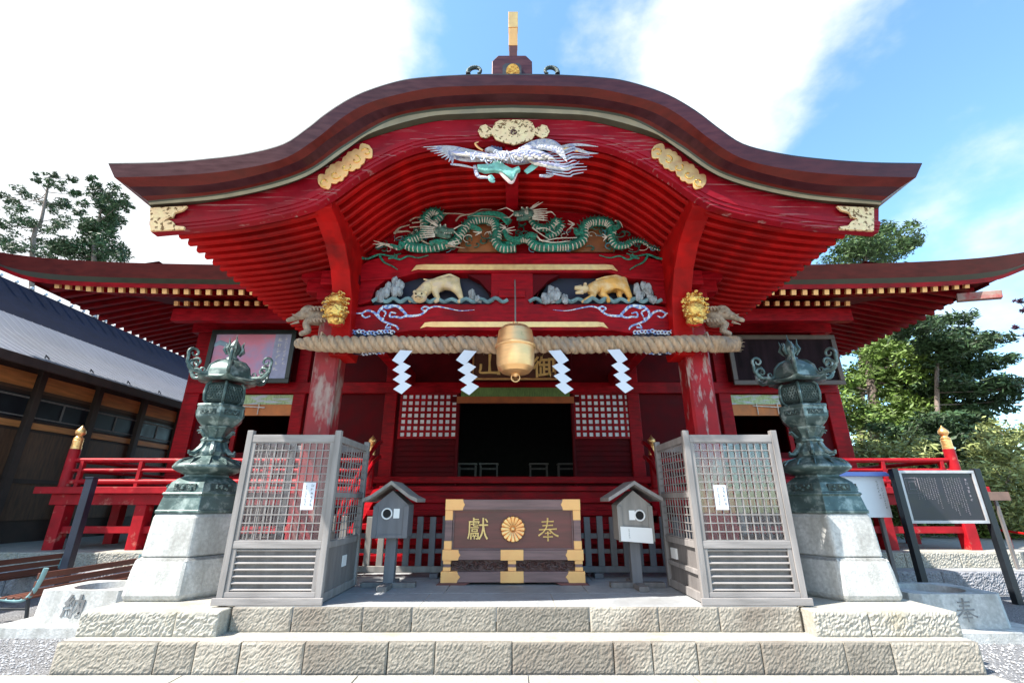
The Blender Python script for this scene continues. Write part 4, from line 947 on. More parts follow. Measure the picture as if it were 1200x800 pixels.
def shide(cx0, ytop, ybot, drift, label, mirror):
    """folded zigzag paper streamer: four leaves, each folded a little back on the last"""
    Yp = Yr-.135; n = 4; h = (ybot-ytop)/(n*1.0+.35); mb = MB(); s_ = -1 if mirror else 1
    for k in range(n):
        y0 = ytop+h*k*1.0; o = drift*k/(n-1)
        pts = [(cx0+o+s_*4, y0), (cx0+o+s_*11.5-2*0, y0+.5), (cx0+o+s_*2, y0+h*1.33), (cx0+o-s_*8.5, y0+h*.72)] if False else [(cx0+o+s_*1.5, y0), (cx0+o+s_*11.0, y0+h*.42), (cx0+o-s_*.5, y0+h*1.34), (cx0+o-s_*10.5, y0+h*.80)]
        d = .010*k; P = [W(a, b, Yp-d) for a, b in pts]; P[2].y -= .012; P[3].y -= .006
        if k == 0: P[0] = W(cx0+o-s_*1, y0-3, Yp+.03); P[1] = W(cx0+o+s_*13.5, y0-2, Yp+.03)
        q = [p+Vector((0, .0015, 0)) for p in P]; mb.add(P+q, [(0, 1, 2, 3), (7, 6, 5, 4), (0, 4, 5, 1), (1, 5, 6, 2), (2, 6, 7, 3), (3, 7, 4, 0)])
    tw_ = random.uniform(-.10, .10); cx_w = W(cx0, ytop, Yp).x; mb.v = [(v[0]+tw_*.25*(zr_-v[2])*.3, v[1]+(v[0]-cx_w)*tw_*1.5*(1 if v[2] < zr_-.1 else .3), v[2]) for v in mb.v]
    o = mb.build('paper_streamer', PAPER, None, fixn=True)
    tag(o, label, 'paper streamer', 'white zigzag paper streamers hanging from the rope')
shide(470, 413, 462, 1.5, 'zigzag white paper streamer nearest the left porch column', False)
shide(545, 413, 463, 5, 'zigzag white paper streamer on the rope just left of the bell', False)
shide(656, 413, 462, 5.5, 'zigzag white paper streamer on the rope just right of the bell', True)
shide(725, 412, 461, 7, 'zigzag white paper streamer nearest the right porch column', True)

Yb_ = 5.25; bc = W(604, 412, Yb_); br = .235
bell = empty('brass_bell', bc, 'large round brass bell hanging before the rope at the porch centre', 'bell')
zt, zb = ZY(382, Yb_)-bc.z, ZY(439, Yb_)-bc.z
pr = [(.01, zb), (.10, zb+.006), (.17, zb+.03), (.215, zb+.08), (.228, zb+.14), (.232, -.0+.035), (.246, .045), (.250, .06), (.246, .078), (.232, .088), (.226, .15), (.205, zt-.07), (.165, zt-.025), (.10, zt-.004), (.01, zt)]
mb = MB(); mb.lathe(pr, bc, 40); mb.build('bell_body', BRASS, bell, smooth=True, ang=25)
mb = MB(); mb.lathe([(.01, zt-.005), (.055, zt), (.05, zt+.02), (.03, zt+.03), (.03, zt+.05), (.01, zt+.06)], bc, 16); mb.build('crown_knob', BRASS, bell, smooth=True)
mb = MB(); mb.tube([bc+Vector((0, 0, zt+.05)), bc+Vector((0, .05, zt+.38)), Vector((bc.x, YF-.01, zu0-.06))], .010, 6); mb.build('hanging_cord', AGEDD, bell)
mb = MB(); c = bc+Vector((0, 0, zb-.035)); mb.tube([c+Vector((math.cos(a)*.05, 0, math.sin(a)*.05)) for a in [i*2*PI/16 for i in range(17)]], .008, 6); mb.ball(bc+Vector((0, -.02, zb+.0)), .036); mb.build('lower_ring', BRASS, bell, smooth=True)

# name plaque behind the bell
Yp = 9.9; p0, p1 = W(553, 445, Yp), W(651, 408, Yp)
plq = empty('name_plaque', ((p0.x+p1.x)/2, Yp, p0.z), 'wide brown name plaque with raised gold characters behind the bell', 'plaque')
B('board', mat('plaque_brown', (.10, .035, .02), .5, var=.2), plq, (p0.x, p1.x, Yp, Yp+.06, p0.z, p1.z))
B('gold_frame', GOLD, plq, (p0.x, p1.x, Yp-.03, Yp-.002, p0.z, p0.z+.045), (p0.x, p1.x, Yp-.03, Yp-.002, p1.z-.045, p1.z), (p0.x, p0.x+.04, Yp-.03, Yp-.002, p0.z+.047, p1.z-.047), (p1.x-.04, p1.x, Yp-.03, Yp-.002, p0.z+.047, p1.z-.047), bevel=.006)
brushed('character', '山', .56, W(574, 427, Yp-.004), GOLDF, plq, depth=.02)
for ch, px in (('嶽', 604), ('御', 637)): text('character', ch, .52, W(px, 427, Yp-.012), GOLDF, plq, depth=.012, bold=.008)
B('hanging_block', REDD, plq, (p0.x+.3, p0.x+.4, Yp+.06, YW-.06, p1.z-.2, p1.z-.1), (p1.x-.4, p1.x-.3, Yp+.06, YW-.06, p1.z-.2, p1.z-.1))

def framed(label, px0, px1, py0, py1, Yp, face, lw=.11):
    a, b = W(px0, py1, Yp), W(px1, py0, Yp); t = empty('framed_picture', ((a.x+b.x)/2, Yp, a.z), label, 'picture')
    B('frame', mat('green_black_frame', (.02, .028, .024), .4) if face != 2 else mat('brown_frame', (.10, .065, .05), .5), t, (a.x, b.x, Yp-.05, Yp+.02, a.z, a.z+lw), (a.x, b.x, Yp-.05, Yp+.02, b.z-lw, b.z), (a.x, a.x+lw, Yp-.05, Yp+.02, a.z+lw+.002, b.z-lw-.002), (b.x-lw, b.x, Yp-.05, Yp+.02, a.z+lw+.002, b.z-lw-.002), bevel=.01)
    return t, a, b
t, a, b = framed('framed pink and blue painting hanging on the left bay above the blinds', 236, 349, 387, 449, 10.6, 1)
PNK = mat('pink_painting', (.80, .28, .36), .6, spec=.1, var=.12, scale=1.2, col2=(.36, .40, .58), t2=(.42, .62), s2=.8, st2=(1, 1, 1.6))
B('painting', PNK, t, (a.x+.1, b.x-.1, 10.60, 10.615, a.z+.1, b.z-.1))
mb = MB(); c = W(262, 404, 10.59); mb.tube([c+Vector((-.35, 0, -.06)), c+Vector((-.1, 0, .06)), c+Vector((.15, 0, -.02)), c+Vector((.4, 0, -.05))], [.02, .07, .05, .02], 6, flat=.1); mb.build('painted_mountain', mat('blue_grey_paint', (.28, .38, .46), .6), t)
B('painted_margin', mat('mauve_margin', (.36, .36, .48), .6), t, (b.x-.52, b.x-.11, 10.592, 10.599, a.z+.11, b.z-.11))
def glyphs(col_x, z_top, z_bot, Y, size, m, parent, name='lettering', jitter=.3, tilt=0):
    """column of small brushed marks too small to read in the photograph"""
    mb = MB(); z = z_top
    while z > z_bot+size:
        x = col_x+tilt*(z_top-z)
        for k in range(4):
            if random.random() < .5: a = random.uniform(-.4, .1)*size; mb.box(x+a, x+a+size*random.uniform(.3, .6), Y-.002, Y, z-size*(k*.22), z-size*(k*.22)+size*.09)
            else: a = random.uniform(-.35, .35)*size; mb.box(x+a, x+a+size*.09, Y-.0035, Y-.0015, z-size*.7, z-size*random.uniform(0, .3))
        z -= size*1.15
    return mb.build(name, m, parent) if mb.v else None
glyphs(b.x-.40, b.z-.2, a.z+.25, 10.59, .13, mat('cream_ink', (.75, .68, .58), .6), t); glyphs(b.x-.23, b.z-.2, a.z+.4, 10.59, .09, MATS['cream_ink'], t)
t, a, b = framed('dark framed board hanging on the right bay above the blinds', 860, 976, 393, 451, 10.6, 2)
B('dark_board', mat('dark_purple_board', (.020, .011, .014), .8, spec=.08, var=.5, scale=2, stretch=(3, 1, .6)), t, (a.x+.1, b.x-.1, 10.60, 10.615, a.z+.1, b.z-.1))  # board face in streaky near-black purple

# ---------------------------------------------------------------- offering box
YO = 6.6
ob = empty('offering_box', (0, YO+.4, .49), 'brown wooden offering box with gold corner plates and a gold chrysanthemum', 'offering box')
def oz(y, Y=YO): return ZY(y, Y)
x0, x1 = XX(523, 586, YO), XX(679, 586, YO); D = .85
zA, zB, zC, zD, zE, zF = oz(585), oz(597), oz(644), oz(655.5), oz(669), oz(681.5)
B('back_box', KEYAKI, ob, (x0+.05, x1-.05, YO+.10, YO+D-.03, zF+.02, zA-.03))
B('front_panel', KEYAKI, ob, (x0+.1, x1-.1, YO+.05, YO+.09, zC-.01, zB+.01))
B('panel_moulding', KEYG, ob, (x0+.115, x1-.115, YO+.03, YO+.049, zC, zC+.018), (x0+.115, x1-.115, YO+.03, YO+.049, zB-.018, zB), (x0+.098, x0+.116, YO+.03, YO+.049, zC, zB), (x1-.116, x1-.098, YO+.03, YO+.049, zC, zB))
B('top_beam', KEYG, ob, (x0-.0, x1, YO-.02, YO+.10, zB, zA), (x0, x1, YO+D-.1, YO+D, zB, zA), (x0, x0+.11, YO+.102, YO+D-.102, zB, zA), (x1-.11, x1, YO+.102, YO+D-.102, zB, zA), bevel=.006)
mb = MB()
for k in range(9): mb.box(x0+.1, x1-.1, YO+.15+k*.075, YO+.185+k*.075, zA-.05, zA-.015)
mb.build('slotted_lid', KEYAKI, ob)
xd = .012
B('middle_beam', KEYG, ob, (x0-xd, x1+xd, YO-.03, YO+.1, zD, zC), bevel=.006)
B('bottom_beam', KEYG, ob, (x0-.02, x1+.02, YO-.04, YO+.1, zF, zE), bevel=.006)
for a, b in ((x0, x0+.095), (x1-.095, x1)):
    B('corner_post', KEYG, ob, (a, b, YO-.005, YO+.1, zC, zB), (a, b, YO-.012, YO+.1, zE, zD), bevel=.004)
B('centre_post', KEYG, ob, (-.05, .05, YO-.012, YO+.1, zE, zD), bevel=.004)
for a, b in ((x0+.1, -.052), (.052, x1-.1)):
    cp = B('carved_panel', CARVD, ob, (a, b, YO+.04, YO+.06, zE, zD)); mb = MB()
    k = a+.05
    while k < b-.04:
        c = Vector((k, YO+.03, (zE+zD)/2+random.uniform(-.025, .025))); ph_ = random.uniform(0, 6); mb.tube([c+Vector((math.cos(ph_+u*1.1)*.045*(1-u/7), -.012*math.sin(u), math.sin(ph_+u*1.1)*.034*(1-u/8))) for u in [i*.7 for i in range(8)]], taper(8, .014, .008), 6); k += .042
    mb.build('relief', CARVD, cp, smooth=True)
ft = MB(); ft.prism([(x0-.08, zF-.075), (x0-.08, zF-.03), (x0-.02, zF-.004), (x0+.36, zF-.004), (x0+.20, zF-.075)], YO-.05, YO+.12); ft.prism([(x1+.08, zF-.075), (x1-.20, zF-.075), (x1-.36, zF-.004), (x1+.02, zF-.004), (x1+.08, zF-.03)], YO-.05, YO+.12)
fo = ft.build('front_feet', KEYAKI, ob, bevel=.006, fixn=True)
ft = MB(); z_ = .491
fz = zF-.075
B('foot_rail', KEYAKI, ob, (x0-.08, x0+.2, YO-.052, YO+D, .491, fz+.002), (x1-.2, x1+.08, YO-.052, YO+D, .491, fz+.002), bevel=.006)
B('skirt', CARVD, ob, (x0+.2, x1-.2, YO+.06, YO+.1, .53, zF))
def cap(xa_, xb2, za, zb2, yf, y1, lob=0):
    """gold plate wrapped over a beam end, its inner edge pinched into a bracket shape"""
    d = lob
    xm = xb2+d; zm = (za+zb2)/2; xp = xb2-d*.4
    mb = MB(); mb.prism([(xa_, za), (xp, za), (xb2, za+(zm-za)*.5), (xm, zm), (xb2, zb2-(zb2-zm)*.5), (xp, zb2), (xa_, zb2)], yf-.006, y1); mb.build('gold_plate', GOLDY, ob, bevel=.0015, fixn=True)
e = .004
for s_ in (-1, 1):
    X0 = -x1 if False else 0
    def q(v): return v if s_ < 0 else -(v)+(x0+x1)
    cap(q(x0-e), q(x0+.24), zB-e, zA+e, YO-.02, YO+.105, .02*-s_)
    cap(q(x0-xd-e), q(x0+.20), zD-e, zC+e, YO-.03, YO+.103, .02*-s_)
    cap(q(x0-.02-e), q(x0+.20), zF-e, zE+e, YO-.04, YO+.103, .03*-s_)
    for zz0, zz1, yf in ((zB-.13, zB-.006, YO-.005), (zC+.006, zC+.11, YO-.005)):
        B('gold_plate', GOLDY, ob, (q(x0-.003), q(x0+.098), yf-.006, yf+.08, zz0, zz1), bevel=.002)
    for zz0, zz1 in ((zD-.05, zD-.006), (zE+.006, zE+.05)): B('gold_plate', GOLDY, ob, (q(x0-.003), q(x0+.098), YO-.017, YO+.08, zz0, zz1), bevel=.002)
cx_ = (x0+x1)/2
for za_, zb_, yf in ((zD-e, zC+e, YO-.03), (zF-e, zE+e, YO-.04)): B('gold_plate', GOLDY, ob, (-.15, .15, yf-.006, yf+.05, za_, zb_), bevel=.002)
B('gold_plate', GOLDY, ob, (-.053, .053, YO-.018, YO+.02, zD-.05, zD-.006), (-.053, .053, YO-.018, YO+.02, zE+.006, zE+.05), bevel=.002)
text('character', '獻', .30, W(560, 619, YO+.03), GOLDF, ob, depth=.012, bold=.0); brushed('character', '奉', .30, W(642, 620, YO+.045), GOLDF, ob, depth=.016)
mb = MB(); c = W(601, 619.5, YO+.035)
for k in range(16):
    a = 2*PI*k/16; d = Vector((math.cos(a), 0, math.sin(a))); mb.tube([c+d*.03, c+d*.10+Vector((0, -.022, 0)), c+d*.148+Vector((0, -.018, 0)), c+d*.163], [.008, .022, .030, .014], 8, flat=.8)
mb.ball(c+Vector((0, -.02, 0)), .034, 12, 8, (1, .7, 1)); mb.build('chrysanthemum_crest', GOLD, ob, smooth=True)

# ---------------------------------------------------------------- boxes on posts
def postbox(px, label, right):
    Yb = 6.42; p = W(px, 690, Yb); x = p.x
    t = empty('wooden_post_box', (x, Yb, .49), label, 'post box', 'roofed wooden boxes on posts either side of the offering box')
    wood = GREYP if not right else GREYL
    zt = ZY(628 if not right else 632, Yb); zp_ = ZY(589, Yb); w = .215; pk = ZY(571, Yb)+.0
    B('post', GREYP, t, (x-.065, x+.065, Yb-.06, Yb+.06, .52, zt+.02), bevel=.008)
    B('cross_foot', AGEDD, t, (x-.34, x+.34, Yb-.06, Yb+.06, .491, .55), (x-.06, x+.06, Yb-.34, Yb-.064, .491, .548), (x-.06, x+.06, Yb+.064, Yb+.34, .491, .548), bevel=.006)
    mb = MB(); mb.prism([(x-w, zt), (x+w, zt), (x+w, zp_-.02), (x, pk-.04), (x-w, zp_-.02)], Yb-.18, Yb+.18); body = mb.build('box_body', wood, t, bevel=.005, fixn=True)
    B('corner_trim', wood, t, (x-w-.012, x-w+.05, Yb-.20, Yb-.182, zt-.01, zp_-.035), (x+w-.05, x+w+.012, Yb-.20, Yb-.182, zt-.01, zp_-.035), (x-w+.052, x+w-.052, Yb-.195, Yb-.182, zt-.01, zt+.03), bevel=.003)
    rf = MB(); th = .045
    for s_ in (-1, 1):
        pts = [(0, pk+.03), (.12, pk-.055), (.25, pk-.145), (.345, pk-.185)]
        if right: pts = [(0, pk+.03), (.12, pk-.045), (.24, pk-.115), (.345, pk-.175)]
        rows = [[Vector((x+s_*a, yy2, z_+o)) for a, z_ in pts] for yy2, o in ((Yb-.30, 0), (Yb-.30, th), (Yb+.30, th), (Yb+.30, 0), (Yb-.30, 0))]
        rf.loft(rows)
        a, z_ = pts[-1]; rf.add([(x+s_*a, Yb-.30, z_), (x+s_*a, Yb-.30, z_+th), (x+s_*a, Yb+.30, z_+th), (x+s_*a, Yb+.30, z_)], [(0, 1, 2, 3)])
    rf.build('gable_roof', AGED if right else GREYL, t, fixn=True)
    hx = x-.05 if not right else x+.06; hz = (zt+zp_)/2+.075
    mb = MB(); mb.tube([(hx+math.cos(a)*.062, Yb-.19, hz+math.sin(a)*.062) for a in [i*2*PI/24 for i in range(25)]], .010, 6); mb.build('hole_ring', PALE_LIP, t, smooth=True)
    mb = MB(); mb.tube([(hx, Yb-.186, hz), (hx, Yb-.17, hz)], .058, 20); mb.build('slot_hole', BLACK, t)
    lx = x+.035 if not right else x-.075
    B('small_label', PALE_LIP, t, (lx, lx+.075, Yb-.187, Yb-.183, hz-.055, hz+.06))
    if right:
        nb = MB(); a = [(x-w+.01, zt+.17), (x+w-.02, zt+.15), (x+w-.02, zt-.03), (x-w+.01, zt+.0)]; nb.prism(a, Yb-.212, Yb-.208); nb.build('white_sheet', PALE_LIP, t, fixn=True)
        glyphs(x-.1, zt+.14, zt+.02, Yb-.213, .02, INK, t)
    return t
postbox(455, 'grey box on a post, round hole, left of the offering box', False)
postbox(747, 'box on a post with a blank white sheet, right of the offering box', True)

# ---------------------------------------------------------------- picket fences
def picket(xa_, xb2, label, wood, lit_wood):
    Yf = 7.25; t = empty('picket_fence', ((xa_+xb2)/2, Yf, .49), label, 'fence', 'low picket fences across the porch')
    x = xa_; zt = ZY(605, Yf)
    k = 0
    while x <= xb2+.01:
        B('picket', lit_wood if x < -1.75 else wood, t, (x-.045, x+.045, Yf-.02, Yf+.02, .56, zt+random.uniform(-.01, .01)), bevel=.006); x += .187; k += 1  # pickets at the left end are paler: sunlight put into their colour
    B('fence_rail', wood, t, (xa_-.1, xb2+.1, Yf+.022, Yf+.07, zt-.30, zt-.23), (xa_-.1, xb2+.1, Yf+.022, Yf+.07, zt-.50, zt-.44), bevel=.005)
    B('fence_rail', lit_wood if xa_ < 0 else wood, t, (xa_-.1, xb2+.1, Yf-.06, Yf-.022, .555, .635), bevel=.005)  # left fence's bottom rail takes the same painted sunlight
    for xx in (xa_+.3, xb2-.3): B('fence_foot', wood, t, (xx-.06, xx+.06, Yf-.16, Yf+.16, .491, .553), bevel=.006)
picket(-2.85, -.80, 'low grey picket fence behind the box left of the offering box', GREYP, GREYL)
picket(.92, 2.95, 'low grey picket fence behind the box right of the offering box', GREYP, GREYP)

# ---------------------------------------------------------------- lattice cages round the columns
def cage(s_, label):
    xc = s_*2.53; hw = .545; Yn, Yf = 5.34, 6.50; z0 = .50; z1 = ZY(509, 5.34)
    t = empty('lattice_enclosure', (xc, (Yn+Yf)/2, .49), label, 'enclosure', 'glazed lattice enclosures round the porch columns')
    p = .034
    for sx in (-1, 1):
        for yy_ in (Yn+p, Yf-p): B('corner_post', AGED, t, (xc+sx*(hw-p)-p, xc+sx*(hw-p)+p, yy_-p, yy_+p, z0, z1+.05), bevel=.005)
    zm = ZY(637, Yn); zb_ = ZY(700, Yn)
    B('sill_board', AGEDH, t, (xc-hw-.03, xc+hw+.03, Yn-.03, Yn-.002, z0-.006, zb_), bevel=.005)
    for yn, side in ((Yn, 1), (Yf, -1)):
        B('cross_rail', AGEDH, t, (xc-hw+2*p+.001, xc+hw-2*p-.001, yn+.006*side, yn+.055*side, z1-.085, z1), bevel=.004) if side > 0 else B('cross_rail', AGEDH, t, (xc-hw+2*p+.001, xc+hw-2*p-.001, yn-.055, yn-.006, z1-.085, z1), bevel=.004)
    B('cross_rail', AGEDH, t, (xc-hw+2*p+.001, xc+hw-2*p-.001, Yn+.006, Yn+.055, zm-.045, zm+.03), (xc-hw+2*p+.001, xc+hw-2*p-.001, Yn+.006, Yn+.055, zb_-.002, zb_+.05), bevel=.004)
    xa_, xb2 = xc-hw+2*p+.002, xc+hw-2*p-.002; za, zb2 = zm+.03, z1-.085
    # front sash: thin stiles then grid of pale bars, glass behind
    B('sash_stile', AGED, t, (xa_, xa_+.045, Yn+.012, Yn+.048, za, zb2), (xb2-.045, xb2, Yn+.012, Yn+.048, za, zb2), (xa_, xa_+.045, Yn+.012, Yn+.048, zb_+.05, zm-.047), (xb2-.045, xb2, Yn+.012, Yn+.048, zb_+.05, zm-.047), bevel=.003)
    mb = MB(); nx, nz = 11, 12; a, b = xa_+.046, xb2-.046
    for i in range(1, nx): x = a+(b-a)*i/nx; mb.box(x-.005, x+.005, Yn+.018, Yn+.030, za, zb2)
    for j in range(0, nz+1): z = za+.006+(zb2-za-.012)*j/nz; mb.box(a, b, Yn+.013, Yn+.0175, z-.0055, z+.0055)
    mb.build('front_lattice', AGED, t)
    B('glass_pane', GLASS, t, (a, b, Yn+.0335, Yn+.036, za, zb2))
    # louvred lower panel
    mb = MB(); n_ = 7
    for j in range(n_): z = zb_+.07+(zm-.06-zb_-.07)*j/(n_-1); mb.bar((a, Yn+.030, z), (b, Yn+.030, z), .030, .012, up=(0, -.6, 1))
    mb.build('louvres', AGEDH, t)
    B('louvre_backing', AGEDD, t, (a, b, Yn+.052, Yn+.06, zb_+.05, zm-.045))
    # side towards the steps centre and far side
    for sx in (-1, 1):
        xs_ = xc+sx*(hw-.012); ya, yb2 = Yn+2*p+.002, Yf-2*p-.002; zmid = (za+zb2)/2-.05
        def sb(y0, y1, z0_, z1_, d0=.0, d1=.03):
            u0, u1 = xs_-sx*d0, xs_-sx*d1; return (min(u0, u1), max(u0, u1), y0, y1, z0_, z1_)
        B('side_rail', AGED, t, sb(ya, yb2, z1-.08, z1-.004, 0, .045), sb(ya, yb2, zmid-.03, zmid+.03, 0, .045), sb(ya, yb2, zm-.05, zm+.02, 0, .045), sb(ya, yb2, z0, z0+.09, 0, .045), bevel=.004)
        mb = MB()
        for i in range(1, 11): y = ya+(yb2-ya)*i/11; mb.box(*sb(y-(.014 if i == 5 else .005), y+(.014 if i == 5 else .005), zm+.02, z1-.08, .014, .024))
        for j in range(13): z = zm+.03+(z1-.1-zm-.03)*j/12; mb.box(*sb(ya, yb2, z-.005, z+.005, .009, .0135))
        mb.build('side_lattice', AGED, t)
        if sx == -s_:
            if s_ < 0: B('side_board', AGEDD, t, sb(ya, yb2, z0+.09, zm-.05, .012, .03)); B('small_label', PALE_LIP, t, sb(yb2-.5, yb2-.36, z0+.28, z0+.40, .004, .0115))
            else:
                B('side_rail', AGED, t, sb(ya, yb2, z0+.26, z0+.31, 0, .045), bevel=.004); B('side_board', AGEDD, t, sb(ya, yb2, z0+.311, zm-.05, .030, .034)); B('small_label', PALE_LIP, t, sb(yb2-.32, yb2-.14, z0+.34, z0+.46, .004, .0295))
                B('side_board', AGEDD, t, sb(ya, yb2, z0+.091, z0+.26, .03, .034))
                B('inner_carton', mat('carton_card', (.5, .38, .2), .8), t, (xc-.44, xc-.2, Yn+.1, Yn+.4, z0+.02, z0+.2))
        else: B('side_board', AGEDD, t, sb(ya, yb2, z0+.09, zm-.05, .012, .03))
    B('floor_board', AGEDD, t, (xc-hw+.04, xc+hw-.04, Yn+.06, Yf-.02, z0-.002, z0+.012))
    return t, Yn
def notice(px, py0, py1, Yn, w, label):
    a, b = W(px-w/2, py1, Yn), W(px+w/2, py0, Yn); x = (a.x+b.x)/2; hw = (b.x-a.x)/2
    o = B('paper_notice', PAPER, None, (x-.07, x+.07, Yn-.0, Yn+.0012, a.z, b.z)); tag(o, label, 'notice', 'paper notices on the enclosures')
    glyphs(x+.035, b.z-.02, a.z+.02, Yn-.001, .035, INK, o); glyphs(x-.03, b.z-.03, a.z+.04, Yn-.001, .024, INK, o)
cage(-1, 'grey wooden enclosure with lattice glazing round the left porch column'); cage(1, 'grey wooden enclosure with lattice glazing round the right porch column')
notice(361, 565, 597, 5.348, 18, 'white paper notice on the lattice of the left enclosure')
notice(845, 568, 597, 5.348, 18, 'white paper notice on the lattice of the right enclosure')

# ---------------------------------------------------------------- bronze lanterns on stone pedestals
def hexr(mb, prof, c, rot=0, n=6): mb.lathe(prof, c, n, rot=rot)
def lantern(s_, side):
    cx, cy = s_*3.93, 6.12
    pd = empty('stone_pedestal', (cx, cy, .48), 'two-tier pale stone pedestal under the %s bronze lantern' % side, 'pedestal', 'stone pedestals of the lanterns')
    z1 = .905; z2 = 1.385
    mb = MB(); hexr(mb, [(.59, 0), (.625, .02), (.63, .06), (.60, .30), (.58, .39), (.555, .422)], (cx, cy, .481)); mb.build('lower_tier', PED, pd, bevel=.055)
    mb = MB(); hexr(mb, [(.52, 0), (.53, .02), (.505, .42), (.49, .455), (.47, .468)], (cx, cy, z1)); mb.build('upper_tier', PED, pd, bevel=.045)
    t = empty('bronze_lantern', (cx, cy, z2), 'green-grey bronze lantern with curled roof tips standing %s of the porch' % side, 'lantern', 'tall bronze lanterns flanking the steps')
    c0 = Vector((cx, cy, 0)); z = lambda y: ZY(y, cy)
    mb = MB(); hexr(mb, [(.50, z2-.011), (.505, z2+.02), (.49, z2+.03), (.465, z(586)), (.45, z(581)), (.475, z(579)), (.46, z(577))], c0); mb.build('foot_plate', BRONZE, t, bevel=.006)
    mb = MB(); hexr(mb, [(.445, z(577)+.001), (.43, z(572)), (.40, z(566)), (.34, z(562)), (.28, z(559)), (.27, z(556))], c0); blk = mb.build('relief_block', BRONZE, t, bevel=.006)
    mb = MB(); rl = MB()
    for k in range(6):
        a = PI/6+k*PI/3; d = Vector((math.cos(a), math.sin(a), 0)); sdv = Vector((-d.y, d.x, 0)); c = c0+d*.362+Vector((0, 0, z(571.5)))
        mb.bar(c-sdv*.13+d*.012, c+sdv*.13+d*.012, .02, .085)
        for j in range(9):
            q = c+sdv*random.uniform(-.10, .10)+d*.026+Vector((0, 0, random.uniform(-.028, .028))); rl.ball(q, .016, 6, 4)
    mb.build('relief_plaque', BRONZD, t); rl.build('relief_flowers', BRONZE, t, smooth=True)
    # lotus dome
    mb = MB(); mb.lathe([(.26, z(556.5)), (.34, z(553)), (.395, z(550)), (.40, z(547.5)), (.38, z(545)), (.31, z(541)), (.24, z(538)), (.21, z(536)), (.18, z(534.5))], c0, 36); mb.build('lotus_dome', BRONZE, t, smooth=True, ang=50)
    mb = MB()
    for k in range(12):
        a = k*PI/6; d = Vector((math.cos(a), math.sin(a), 0)); mb.tube([c0+d*.22+Vector((0, 0, z(537))), c0+d*.33+Vector((0, 0, z(540))), c0+d*.383+Vector((0, 0, z(545.5)))], [.01, .016, .01], 5)
    mb.build('dome_ribs', BRONZE, t, smooth=True)
    # waisted stem with leaf curls
    mb = MB(); hexr(mb, [(.20, z(535)), (.21, z(530)), (.15, z(522)), (.135, z(519)), (.165, z(517.5)), (.165, z(515.5)), (.135, z(513)), (.16, z(508)), (.205, z(503)), (.22, z(501))], c0, PI/6); stem = mb.build('stem', BRONZE, t, bevel=.008)
    mb = MB()
    for k in range(6):
        a = k*PI/3; d = Vector((math.cos(a), math.sin(a), 0))
        mb.tube([c0+d*.13+Vector((0, 0, z(519))), c0+d*.16+Vector((0, 0, z(526))), c0+d*.23+Vector((0, 0, z(532))), c0+d*.285+Vector((0, 0, z(532))), c0+d*.29+Vector((0, 0, z(529)))], [.035, .035, .03, .022, .014], 6)
        mb.tube([c0+d*.14+Vector((0, 0, z(513))), c0+d*.21+Vector((0, 0, z(506))), c0+d*.245+Vector((0, 0, z(507)))], [.02, .018, .01], 6)
    mb.build('leaf_curls', BRONZE, t, smooth=True)
    # platform (middle plate)
    mb = MB(); hexr(mb, [(.18, z(502)), (.24, z(498)), (.295, z(493)), (.305, z(491)), (.305, z(480)), (.315, z(479)), (.31, z(477)), (.24, z(475.5))], c0); mb.build('middle_plate', BRONZE, t, bevel=.006)
    mb = MB(); rl = MB()
    for k in range(6):
        a = PI/6+k*PI/3; d = Vector((math.cos(a), math.sin(a), 0)); sdv = Vector((-d.y, d.x, 0)); c = c0+d*.266+Vector((0, 0, z(485.5)))
        mb.bar(c-sdv*.10, c+sdv*.10, .012, .065)
        rl.tube([c+d*.008+sdv*(-.08+.16*u)+Vector((0, 0, math.sin(u*15)*.018)) for u in [i/20 for i in range(21)]], .007, 5)
    mb.build('frieze_plaque', BRONZD, t); rl.build('frieze_relief', BRONZE, t, smooth=True)
    # fire box
    zb0, zb1 = z(475.5), z(451)
    fb = MB(); hexr(fb, [(.19, zb0), (.235, zb0+.04), (.25, (zb0+zb1)/2), (.235, zb1-.04), (.20, zb1)], c0); fb.build('fire_box', BRONZD, t, smooth=False)
    fr = MB(); holes = MB()
    for k in range(6):
        a = k*PI/3; d = Vector((math.cos(a), math.sin(a), 0)); fr.tube([c0+d*r_+Vector((0, 0, zz)) for r_, zz in ((.20, zb0), (.25, zb0+.04), (.265, (zb0+zb1)/2), (.25, zb1-.04), (.21, zb1))], .018, 6)
        a = PI/6+k*PI/3; d = Vector((math.cos(a), math.sin(a), 0)); sdv = Vector((-d.y, d.x, 0)); c = c0+d*.222+Vector((0, 0, (zb0+zb1)/2))
        for i in range(-2, 3):
            for j in range(-2, 3):
                q = c+sdv*(i*.037+(j % 2)*.018)+Vector((0, 0, j*.036)); holes.tube([q+(sdv*math.cos(u)+Vector((0, 0, math.sin(u))))*.018 for u in [m*PI/3 for m in range(7)]], .0045, 4, caps=False)
    fr.build('fire_box_ribs', BRONZE, t, smooth=True); holes.build('honeycomb_grille', BRONZE, t)
    # roof: hexagonal, up-turned corners with double curls
    ze = z(449); rows = []; nn = 72
    prof = [(.16, .015), (.27, -.01), (.34, 0), (.35, .018), (.30, .04), (.265, .06), (.26, .12), (.24, .20), (.18, .27), (.11, .31), (.06, .32)]
    vs = []; fs = []
